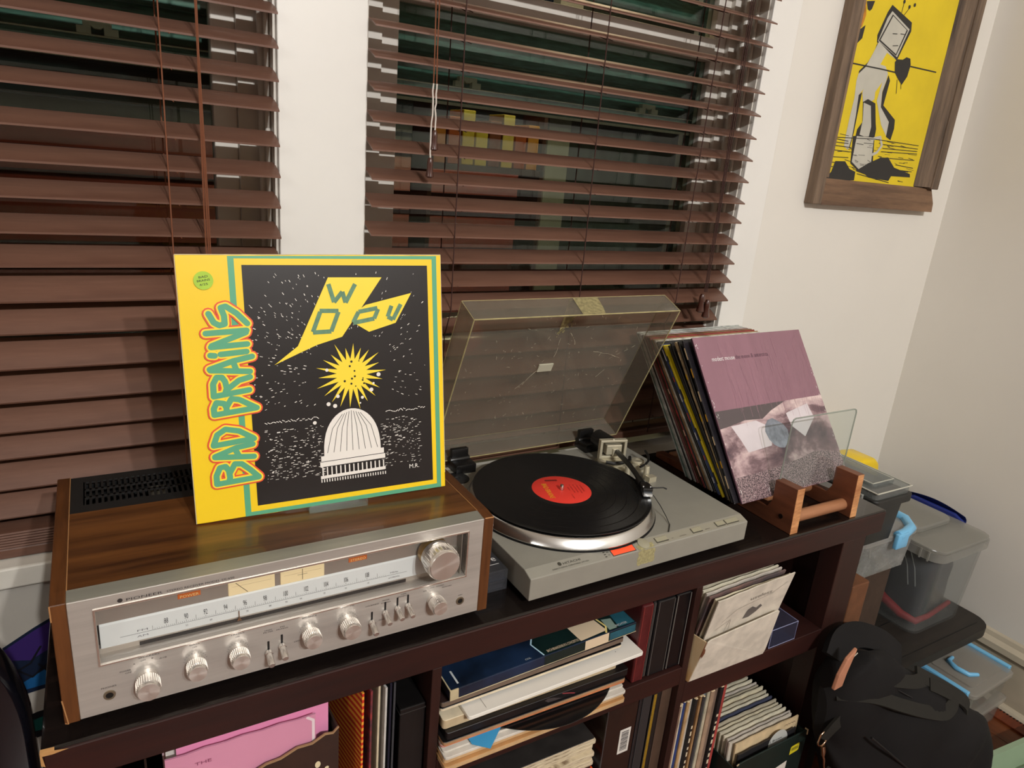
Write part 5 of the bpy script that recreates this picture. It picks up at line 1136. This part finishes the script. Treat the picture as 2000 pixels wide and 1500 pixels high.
for i, (l_, m, y_, x_) in enumerate(PS):
    s_ = single(l_, x_ + (.008 if i < 2 else .0), y_, SH + .0025, .02 + .004 * i, .0, [m], size=(.168, .174)[i] if i < 2 else .186, group='singles in the torn brown box')
    if i == 0:
        pr = Print(lambda u, v, l: (u, -l, v)); pr.stroke([(.165, .02), (.165, .160), (.158, .166)], .0035, 0); pr.shape([(.01, .06), (.03, .09), (.05, .07), (.075, .10), (.09, .085), (.10, .05), (.05, .03)], 1); pr.text('THE', .03, .148, .006, 2, w=.018); pr.build('sleeve_print', [flat(236, 214, 220), flat(40, 96, 54), flat(150, 80, 110)], s_)
# sleeves standing edge-on at the right of the box
def stripes():
    m, nt, out = nodes('sleeve_stripes'); p = N(nt, 'ShaderNodeBsdfPrincipled'); p.inputs['Roughness'].default_value = .45
    tc = N(nt, 'ShaderNodeTexCoord'); w = N(nt, 'ShaderNodeTexWave', wave_type='BANDS', bands_direction='Z'); w.inputs['Scale'].default_value = 36; w.inputs['Distortion'].default_value = 9; w.inputs['Detail'].default_value = 0; w.inputs['Detail Scale'].default_value = .22
    nt.links.new(tc.outputs['Object'], w.inputs['Vector']); r = ramp(nt, w.outputs['Fac'], [(.48, rgb(206, 52, 36)), (.52, rgb(244, 166, 60))]); nt.links.new(r.outputs[0], p.inputs['Base Color']); nt.links.new(p.outputs[0], out.inputs[0]); return m
STP = stripes()
edge = [('orange and red wavy striped single sleeve beside the torn brown box', STP, .3360, -.15), ('grey patterned single sleeve right of the striped one', pm('sleeve_grey_pattern', rgb(150, 60, 62), .4, col2=rgb(52, 50, 60), vs=60), .3480, -.12), ('cream single sleeve with a ragged edge, third from the striped one', paper(214, 198, 168), .3590, -.09),
        ('white single sleeve in a crumpled clear cover, fourth from the striped one', paper(206, 202, 196), .3670, -.07), ('dark blue single sleeve next to the black case in the left bay', flat(24, 28, 44, .4), .3740, -.05), ('slate grey single sleeve touching the black case in the left bay', flat(60, 62, 66, .4), .3800, -.03)]
for i, (l_, m, x_, sl) in enumerate(edge): single(l_, x_ + .0, .010 + .002 * (i % 3), SH + .001, .0, pi / 2 - sl, [m], size=.184 - .003 * (i % 2), th=.0028, group='sleeves beside the torn box', roll=-.0)
BXB = thing('black_case', 'black box standing at the right end of the upper left bay', 'box', (.3865, .012, SH))
ob('case_body', lambda b: b.box((0, 0, 0), (.0365, .18, .136)), pm('case_black', rgb(22, 20, 20), .4, var=.4, vs=30), BXB, bev=.0015)
ob('case_lid_line', lambda b: b.box((-.0004, -.0004, .128), (.0369, .1804, .1290)), flat(54, 50, 48), BXB)

# ---------------- middle bay, upper shelf: records lying flat ----------------
SM = -.2055
zc = SM + .0003
DARKN = pm('sleeve_black_a', rgb(26, 23, 24), .38, var=.4, vs=16); TAN = paper(196, 146, 92); TAN2 = paper(214, 176, 128); WHT = paper(226, 218, 206); CREAM = paper(232, 216, 186)
def flatsl(label, x, y, th, m, yaw=0., size=.314, roll=0., pitch=0., edge=None, dz=0.):
    global zc
    o = ob('record_sleeve', lambda b: b.prism(rr_pts(0, size, 0, size, .004, 2), 0, th, 'z'), [m, edge or CREAM], bev=min(.0006, th * .3), seg=1)
    for p in o.data.polygons: p.material_index = 0 if abs(p.normal.z) > .6 else 1
    o.location = (x, y, zc + dz); o.rotation_euler = (pitch, roll, yaw); zc += th + .0004
    return tag(o, label, 'record album', 'record albums lying in the middle bay')
flatsl('tan record album, lowest of the pile in the upper middle bay', .4415, -.022, .0075, TAN, .0, edge=TAN2)
flatsl('second lowest tan record album with a split edge in the upper middle bay', .4425, -.016, .0065, TAN, -.004, edge=TAN2)
flatsl('white record album with a curled corner, third from the bottom of the upper middle pile', .4430, -.018, .0045, WHT, -.006, edge=WHT)
m = zc
w_ = flatsl('white paper sleeve with a grey triangle, fourth from the bottom of the upper middle pile', .4440, -.010, .0030, WHT, -.005, edge=WHT)
pr = Print(lambda u, v, l: (u, v, .003 + l)); pr.shape([(.085, .003), (.100, .013), (.101, .001)], 0); pr.stroke([(.120, .003), (.126, .014)], .0016, 0); pr.build('sleeve_print', flat(90, 88, 84), w_)
DSC = thing('loose_record', 'bare black vinyl record sticking out of the upper middle pile', 'record', (.636, .108, zc), (0, 0, 0))
ob('disc', lambda b: b.ring([(0, 0), (.1500, 0), (.1505, .0008), (.1500, .0016), (.050, .0018), (0, .0018)], (0, 0, 0), n=96), VIN, DSC, smooth=30); zc += .0022
BLP = thing('blue_paper', 'bright blue paper corner poking out of the upper middle pile', 'paper', (.484, -.026, zc), (0, 0, .0))
ob('sheet', lambda b: b.prism([(.0, .010), (.020, -.008), (.075, .040), (.05, .2), (.0, .2)], 0, .0006, 'z'), flat(64, 160, 214, .5), BLP); zc += .001
rw = flatsl('red and white record album, low in the upper middle pile above the blue paper', .4420, -.006, .0045, WHT, -.010, edge=pm('edge_redwhite', rgb(226, 214, 204), .7, col2=rgb(196, 60, 44), vs=40, stretch=(1, 1, 3)))
flatsl('torn orange brown record album under the black ones in the upper middle pile', .4435, -.010, .0060, TAN, -.012, edge=paper(214, 132, 84))
flatsl('thin black record album with frayed corners in the upper middle pile', .4410, -.014, .0050, DARKN, -.006, edge=paper(182, 142, 104))
bk = flatsl('thick black record album with a rose pattern below the white one', .4460, -.012, .0120, DARKN, -.002, edge=DARKN, size=.316)
pr = Print(lambda u, v, l: (u, -l, v)); pr.shape([(.165, .003), (.158, .008), (.163, .0105), (.172, .009), (.190, .002)], 0); pr.stroke([(.19, .010), (.204, .006), (.212, .003)], .0018, 1); pr.build('rose_print', [flat(66, 58, 58), flat(150, 60, 66)], bk)
flatsl('cream record box set peeping out at the left of the upper middle pile', .4440, -.004, .0150, CREAM, .0, size=.300, edge=paper(208, 186, 150))
wt = flatsl('clean white record album near the top of the upper middle pile', .4750, -.018, .0060, flat(232, 226, 216, .5), .012, size=.312, edge=flat(240, 236, 226, .5), roll=-.008)
pr = Print(lambda u, v, l: (u, v, .006 + l)); pr.stroke([(.03, .006), (.03, .03)], .0006, 0); pr.disc(.27, .02, .0008, 1); pr.build('sleeve_print', [flat(120, 110, 100), flat(30, 30, 30)], wt)
zc += .002
flatsl('dark sleeve with a white stripe wedged under the top box set', .4420, .004, .0050, DARKN, .0, edge=CREAM, roll=-.022)
zc += .003
flatsl('brown record album under the top box set in the upper middle pile', .4425, .002, .0080, pm('sleeve_brown', rgb(52, 34, 32), .5, var=.3, vs=20), .0, edge=paper(120, 100, 84), roll=-.030)
zc += .004
BA = thing('box_set', 'dark blue box set with an instrument picture, topmost of the upper middle pile', 'record box set', (.452, -.004, zc + .001), (.0, -.046, .0))
BAM = pm('boxset_blue', rgb(28, 46, 74), .35, col2=rgb(15, 23, 36), vs=14, coat=.25); BAG_ = pm('boxset_green', rgb(20, 40, 38), .35, var=.4, vs=18, coat=.25)
ob('box_body', lambda b: b.box((0, 0, 0), (.320, .300, .017)), [BAM], BA, bev=.0012)
pr = Print(lambda u, v, l: (u, v, .017 + l))
pr.shape([(.150, .002), (.144, .030), (.178, .080), (.190, .2), (.318, .298), (.319, .002)], 0, .0002)
pr.stroke([(.150, .003), (.144, .030), (.178, .080), (.186, .110)], .0022, 1, .0004)
pr.shape([(.216, .003), (.212, .060), (.262, .034), (.266, .006)], 2, .0004); pr.stroke([(.262, .002), (.270, .014), (.266, .034)], .003, 3, .0005); pr.shape([(.270, .004), (.284, .004), (.288, .026), (.272, .030)], 4, .0005)
for i in range(3): pr.stroke([(.254 + i * .006, .040), (.262 + i * .006, .052)], .0026, 2, .0006)
pr.shape([(.288, .004), (.318, .003), (.319, .12), (.298, .08)], 5, .0003); pr.stroke([(.0150, .008), (.0150, .034)], .0028, 6, .0004, False)
pr.fn = lambda u, v, l: (u, -l, v)
pr.rect(.150, .001, .319, .0165, 0, .0002); pr.rect(.222, .0, .266, .017, 2, .00035); pr.shape([(.268, .002), (.318, .002), (.318, .015), (.268, .015)], 5, .0003)
pr.fn = lambda u, v, l: (u, v, .017 + l); pr.text('BACH·BRANDENBURG CONCERTOS', .158, .0045, .0075, 2, .0008, w=.056); pr.text('RICHTER', .284, .0055, .006, 6, .0008, w=.022)
pr.text('COL', .120, .0045, .004, 6, .0008, w=.010)
pr.build('box_print', [BAG_, flat(180, 214, 230), flat(220, 198, 168), flat(226, 206, 130), flat(130, 150, 140), pm('boxset_teal', rgb(40, 92, 108), .4, var=.4, vs=30), flat(198, 204, 204)], BA)
ob('worn_corner', lambda b: (b.box((-.0006, -.0006, .0005), (.012, .001, .0172)), b.tube([(0, .0, .0172), (0, .09, .0172)], .0012, 5), b.tube([(.0, 0, .0005), (.32, 0, .0005)], .0007, 4)), paper(206, 190, 152), BA)
# binders
def binder(label, name, cat, x0, x1, y0, h, m, z_=SM, d=.24, extra=None, group='binders in the middle bay'):
    t = thing(name, label, cat, (x0, y0, z_), (0, 0, 0), group)
    ob('cover', lambda b: b.box((0, 0, 0), (x1 - x0, d, h)), m, t, bev=.003)
    ob('hinge_line', lambda b: (b.box((.002, -.0006, .003), (.0032, .0004, h - .003)), b.box((x1 - x0 - .0032, -.0006, .003), (x1 - x0 - .002, .0004, h - .003))), flat(90, 84, 80) if not extra else extra, t)
    return t
MAR = pm('maroon_leather', rgb(92, 30, 32), .4, var=.35, vs=40, bump=.2, bs=120)
binder('maroon leather binder beside the pile of flat records', 'binder', 'binder', .7905, .8135, .006, .150, MAR, extra=flat(130, 48, 44))
binder('thin black binder right of the maroon one', 'binder', 'binder', .8155, .8235, .010, .149, flat(16, 14, 14, .35))
binder('black binder with a scuffed edge, second from the divider', 'binder', 'binder', .8250, .8630, .008, .148, pm('binder_black', rgb(26, 25, 26), .35, var=.3, vs=30))
binder('glossy black binder against the right divider', 'binder', 'binder', .8645, .8985, .008, .150, flat(12, 12, 15, .22), extra=flat(120, 116, 110))

# ---------------- middle bay, lower shelf ----------------
SL2 = -.440; zc = SL2 + .0003
frag = pm('ragged_paper', rgb(214, 198, 168), .85, col2=rgb(120, 96, 72), vs=90, stretch=(.5, .5, 7), lo=.3, hi=.5, bump=.5, bs=80)
mats_ = [(WHT, WHT), (CREAM, paper(190, 170, 140)), (pm('photo_grey', rgb(120, 120, 124), .35, col2=rgb(30, 30, 34), vs=22, coat=.3), CREAM), (flat(190, 200, 200, .4), flat(190, 200, 200, .4)), (flat(28, 24, 22, .3), flat(34, 30, 28, .3)), (flat(220, 84, 44), flat(224, 96, 50))]
nm = ['white', 'cream', 'grey photograph covered', 'silver edged', 'glossy black', 'orange edged']
j = 0
zz_list = [(0, .020), (1, .018), (0, .014), (2, .010), (3, .006), (5, .005), (4, .014)]
for q_, (mi, th) in enumerate(zz_list):
    a_, e_ = mats_[mi]
    o = flatsl('%s record album, %s up in the lower middle bay' % (nm[mi], (['lowest'] + ORD[1:])[q_]), .4405 - (.0 if q_ % 2 else -.004), .014 - .003 * (q_ % 3), th, a_, RND.uniform(-.012, .0), size=.292 + .004 * (q_ % 3), edge=e_)
    o['group'] = 'record albums lying in the lower middle bay'
for q_ in range(9):
    o = flatsl('worn ragged cream record album, %s from the top of the lower middle pile' % (['topmost'] + ORD[1:])[8 - q_], .4405 + RND.uniform(0, .004), .010 + RND.uniform(-.003, .003), .0058, frag if q_ < 8 else pm('photo_dark', rgb(50, 46, 44), .45, var=.4, vs=30), RND.uniform(-.02, .0), size=.290 + RND.uniform(-.003, .003), edge=frag)
    o['group'] = 'record albums lying in the lower middle bay'
TR = thing('barcode_case', 'large dark brown box with a white barcode label in the lower middle bay', 'box', (.757, .013, SL2 + .0003))
ob('case_body', lambda b: b.box((0, 0, 0), (.067, .105, .186)), pm('case_brown', rgb(46, 26, 20), .3, col2=rgb(22, 18, 18), vs=7, coat=.3), TR, bev=.002)
ob('lid_edge', lambda b: b.tube([(.0005, 0, .1855), (.0665, 0, .1855)], .0009, 5), flat(196, 186, 170), TR)
pr = Print(lambda u, v, l: (u, -l, v)); pr.shape([(.034, .080), (.0575, .080), (.0575, .132), (.034, .132)], 0)
for i in range(14): pr.rect(.038, .086 + i * .003, .0535, .0874 + i * .003 + (i % 3) * .0003, 1, .0004)
pr.build('barcode_label', [flat(226, 222, 214), flat(40, 38, 38)], TR)
def vhs(label, x0, x1, m, top, side, ts=None, y=.013, h=.186):
    t = thing('video_case', label, 'video tape', (x0, y, SL2 + .0003), (0, 0, 0), 'video cases in the lower middle bay')
    ob('case_body', lambda b: b.box((0, 0, 0), (x1 - x0, .103, h)), m, t, bev=.0012)
    if top: ob('top_label', lambda b: b.box((.002, .002, h), (x1 - x0 - .002, .060, h + .0005)), top, t)
    if side: ob('side_label', lambda b: b.box((.0012, -.0004, .004), ((x1 - x0) * side[0], .0, h - .004)), side[1], t)
    pr = Print(lambda u, v, l: (u, v, h + .0005 + l)); pr.text(ts or 'a', .004, .010, .006, 0, w=max(.004, (x1 - x0) * .5)); pr.build('case_lettering', flat(60, 40, 30), t)
    return t
vhs('slim black video case right of the barcode box', .8250, .8315, flat(34, 32, 34, .3), None, None, '·')
vhs('grey video case with a tan top label', .8330, .8530, flat(48, 47, 48, .4), flat(190, 136, 96), None, '45')
vhs('narrow video case with a gold side and a cream top label', .8560, .8735, flat(30, 28, 28, .35), flat(226, 206, 158), (.42, pm('gold_label', rgb(156, 122, 34), .45, var=.3, vs=200)), 'I')
vhs('brown video case with a tan top label against the divider', .8750, .8980, pm('smoked_case', rgb(88, 70, 58), .25, var=.3, vs=12), flat(186, 128, 90), None, 'III')

# ---------------- right bay, upper shelf ----------------
WB = thing('white_singles_box', 'white card box full of paper sleeved singles in the upper right bay', 'box', (0, 0, SH))
WC = paper(230, 220, 204); OLD = pm('stained_card', rgb(214, 196, 160), .75, col2=rgb(206, 142, 44), vs=14, stretch=(1, 1, .4))
fp = [(.922, 0, .0), (1.108, -.002, .0), (1.1085, -.005, .012), (1.097, -.0235, .111), (1.092, -.0240, .115), (.930, -.022, .1005), (.9235, -.022, .097)]
def front(b):
    n = len(fp); vs = [(x, y_, z_) for x, y_, z_ in fp] + [(x, y_ + .0022, z_) for x, y_, z_ in fp]
    b.add(vs, [tuple(range(n)), tuple(range(n, 2 * n))[::-1]] + [(i, n + i, n + (i + 1) % n, (i + 1) % n) for i in range(n)])
ob('front_panel', front, WC, WB, bev=.0005, seg=1)
ob('side_flap', lambda b: b.add([(.920, .0, 0), (.9215, -.020, .097), (.9165, .026, .094), (.918, .025, .0), (.922, .001, 0), (.9235, -.019, .097), (.9185, .027, .094), (.920, .026, 0)], [(0, 1, 2, 3), (7, 6, 5, 4), (0, 4, 5, 1), (1, 5, 6, 2), (2, 6, 7, 3), (3, 7, 4, 0)]), OLD, WB)
ob('box_side', lambda b: (b.box((.918, .026, 0), (.920, .22, .095)), b.box((1.1145, .002, 0), (1.1165, .22, .090)), b.box((.92, .0035, 0), (1.1145, .22, .002)), b.box((.92, .222, 0), (1.1165, .224, .095))), WC, WB)
ob('brown_lining', lambda b: b.tube([(.9235, .0035, .002), (.9255, -.004, .040), (.9250, -.0145, .072), (.9240, -.0175, .095)], [.0012, .0030, .0034, .0020], 8), paper(120, 70, 42), WB)
sm_ = [paper(206, 198, 176), paper(222, 212, 184), paper(190, 180, 158), paper(212, 202, 190), paper(232, 224, 200)]
rs = random.Random(12); sn_ = ['grey cream', 'straw', 'dull beige', 'greyish', 'pale cream']
for i in range(26):
    y_ = .0075 + i * .0078; tl_ = -.22 + i * .0055
    if i == 0: l_ = 'white paper single sleeve with a faint drawing, frontmost in the white card box'; m = paper(226, 216, 200)
    elif i == 2: l_ = 'grey and rust edged single sleeve near the front of the white card box'; m = pm('sleeve_rust', rgb(150, 110, 96), .6, col2=rgb(80, 76, 80), vs=10)
    elif i == 21: l_ = 'lime green single sleeve near the back of the white card box'; m = flat(150, 190, 80)
    else: l_ = '%s paper single sleeve, %s from the front in the white card box' % (sn_[i % 5], (['first'] + ORD[1:])[i]); m = sm_[i % 5]
    s_ = single(l_, .9285 + (.003 if i == 0 else 0) + rs.uniform(-.001, .001), y_ + (.001 if i == 0 else .002), SH + .0030 + (.004 if i == 0 else 0), tl_, rs.uniform(-.006, .006), [m], th=.0030 if i else .002, roll=.07 if i == 0 else rs.uniform(.03, .06), group='singles in the white card box')
    if i == 0:
        pr = Print(lambda u, v, l: (u, -l + .0012 * sin(pi * min(max(u / .182, 0), 1)) - .0012 * 1.0 * 0, v)); G_ = 0
        pr.text('useless', .085, .150, .013, 0, .0006, w=.052); pr.stroke([(.03, .120), (.06, .140), (.14, .148), (.17, .165)], .0006, 0, .0006); pr.stroke([(.02, .105), (.05, .118), (.045, .09)], .0006, 0, .0006); pr.stroke([(.052, .118), (.056, .09)], .0006, 0, .0006)
        pr.shape([(.085, .105), (.090, .125), (.100, .130), (.112, .122), (.120, .128), (.126, .122), (.115, .112), (.100, .104)], 1, .0006); pr.build('sleeve_drawing', [flat(140, 132, 122), flat(104, 98, 94)], s_)
CC = thing('clear_case', 'small clear blue tinted case in front of the dark box, upper right bay', 'case', (1.130, .004, SH))
ob('case_body', lambda b: b.box((0, 0, 0), (.074, .060, .040)), clear('blue_case', (.66, .68, .82), .10, (.34, .36, .56), .03), CC, bev=.001)
ob('case_edge', lambda b: (b.tube([(0, 0, .040), (.074, 0, .040), (.074, .06, .040), (0, .06, .040), (0, 0, .04)], .0007, 5), b.tube([(0, 0, 0), (.074, 0, 0), (.074, 0, .04)], .0006, 5), b.tube([(0, 0, 0), (0, 0, .04)], .0006, 5), b.tube([(.004, .03, .002), (.05, .035, .03), (.068, .05, .006)], .0006, 5)), flat(150, 154, 190, .3), CC)
DB = thing('dark_box', 'flat dark box behind the small clear case in the upper right bay', 'box', (1.125, .072, SH))
ob('box_body', lambda b: b.box((0, 0, 0), (.10, .16, .034)), flat(34, 28, 24, .5), DB, bev=.002)
ob('box_lid', lambda b: b.box((-.001, -.001, .030), (.101, .161, .041)), flat(44, 38, 34, .5), DB, bev=.002)

# ---------------- right bay, lower shelf ----------------
SR = -.6115
lpr = [((150, 118, 100), 'taupe', .008), ((236, 226, 200), 'cream', .005), ((44, 68, 130), 'blue', .006), ((212, 172, 120), 'tan', .006), ((222, 206, 184), 'pale beige', .005), ((230, 226, 222), 'white', .005), ((40, 34, 32), 'black lettered', .007),
       ((206, 160, 104), 'caramel', .006), ((180, 140, 96), 'light brown', .005), ((64, 60, 62), 'charcoal', .006), ((150, 176, 200), 'light blue', .008), ((214, 204, 176), 'ivory', .007), ((186, 156, 130), 'fawn', .010), ((146, 122, 106), 'mouse brown', .012), ((30, 24, 26), 'black', .009), ((190, 76, 70), 'red', .009)]
x = .9150
for i, (c_, w_, th) in enumerate(lpr):
    m = pm('lp_spine_' + w_.replace(' ', '_'), rgb(*c_), .6, var=.45, vs=40, stretch=(1, 1, .6)); ed = paper(226, 200, 160)
    h_ = .312 + rs.uniform(-.001, .002) + .0003 * i
    o = ob('record_sleeve', lambda b: b.box((0, 0, 0), (th, .312, h_)), [m, ed], bev=min(.0012, th * .2), seg=1); o.location = (x, .006 + rs.uniform(-.003, .006), SR + .0004)
    for p in o.data.polygons: p.material_index = 1 if p.normal.z > .7 else 0
    tag(o, '%s spined record album, %s from the left in the lower right bay' % (w_, (['first'] + ORD[1:])[i]), 'record album', 'record albums standing in the lower right bay')
    if i in (6, 10, 14):
        pr = Print(lambda u, v, l: (u, -l, v)); r2 = random.Random(i)
        for k in range(14): v = .04 + k * .016; pr.rect(th * .25, v, th * .75, v + r2.uniform(.004, .012), 0, .0003)
        pr.build('spine_lettering', flat(220, 206, 176) if i != 10 else flat(60, 80, 140), o)
    x += th + .0006
GB = thing('green_singles_box', 'dark green box of singles with a small yellow sticker in the lower right bay', 'box', (0, 0, SR))
GM = pm('box_green', rgb(18, 36, 32), .5, var=.3, vs=18); xa, xb, yf = 1.050, 1.252, -.042
ob('front_panel', lambda b: b.prism([(xa, 0), (xb, 0), (xb, .160), (xb - .003, .1665), (xa + .02, .1655), (xa, .164)], yf, yf + .0028, 'y'), GM, GB, bev=.0006, seg=1)
ob('box_side', lambda b: (b.box((xa, yf + .0028, 0), (xa + .0025, .24, .150)), b.prism([(yf + .003, 0), (.24, 0), (.24, .15), (yf + .003, .16)], xb - .0025, xb, 'x'), b.box((xa, .2375, 0), (xb, .24, .150)), b.box((xa, yf + .003, 0), (xb, .2375, .002))), GM, GB)
ob('worn_edge', lambda b: (b.tube([(xb, yf, .155), (xb - .001, yf, .1665), (xb - .004, yf + .004, .168)], .0018, 6), b.tube([(xa, yf + .001, .162), (xa + .004, yf, .1655)], .0012, 5)), paper(204, 184, 146), GB)
pr = Print(lambda u, v, l: (u, yf - l, v)); pr.shape([(1.208, .120), (1.232, .122), (1.2345, .1245), (1.2345, .140), (1.232, .1425), (1.2105, .1405), (1.2085, .138)], 0); 
for i in range(7): pr.rect(1.212 + i * .003, .128, 1.2135 + i * .003, .136, 2, .0004)
pr.shape([(1.165, .080), (1.205, .084), (1.205, .108), (1.168, .102)], 1); pr.text('45s', 1.175, .090, .009, 2, .0005, w=.018)
pr.build('box_sticker', [flat(220, 206, 40), flat(226, 220, 210), flat(70, 66, 40)], GB)
for i in range(34):
    y_ = -.0365 + i * .0092; tl_ = .05 - i * .002
    if i == 0: l_, m, xo, zo = 'black single sleeve with a round white label hole, frontmost in the green box', flat(38, 36, 38, .5), 1.066, 0
    elif i == 1: l_, m, xo, zo = 'tan paper single sleeve with handwriting, second in the green box', paper(226, 200, 158), 1.066, .003
    elif i == 2: l_, m, xo, zo = 'torn white single sleeve behind the tan one in the green box', paper(216, 206, 190), 1.058, .002
    elif i == 8: l_, m, xo, zo = 'single sleeve with a dark blue edge part way back in the green box', flat(70, 74, 96), 1.062, 0
    else: l_, m, xo, zo = '%s paper single sleeve, %s from the front in the green box' % (sn_[i % 5], (ORD * 2)[i]), sm_[i % 5], 1.060 + rs.uniform(-.003, .004), rs.uniform(-.004, .004)
    if y_ > .225: break
    s_ = single(l_, xo, y_, SR + .0022 + max(0, zo) + (0 if i else .0), tl_, rs.uniform(-.008, .008), [m], th=.0028, size=.180 if i else .166, group='singles in the green box')
    if i == 0:
        pr = Print(lambda u, v, l: (u, -l + .0012 * sin(pi * u / .166), v)); pr.disc(.115, .150, .028, 0, .0006, 30); pr.text('J. Brown', .09, .1560, .008, 1, .001, w=.035); pr.build('label_hole', [flat(196, 196, 190), flat(40, 40, 40)], s_)
    if i == 1:
        pr = Print(lambda u, v, l: (u, -l + .0012 * sin(pi * u / .18), v)); pr.stroke([(.14 + k * .004, .168 + .003 * (k % 2)) for k in range(9)], .0008, 0, .0006); pr.build('handwriting', [flat(90, 60, 50)], s_)
# ---------------- raise everything so that the floor is at z = 0 ----------------
for o in COL.objects:
    if o.parent is None: o.location.z += H
bpy.context.view_layer.update()
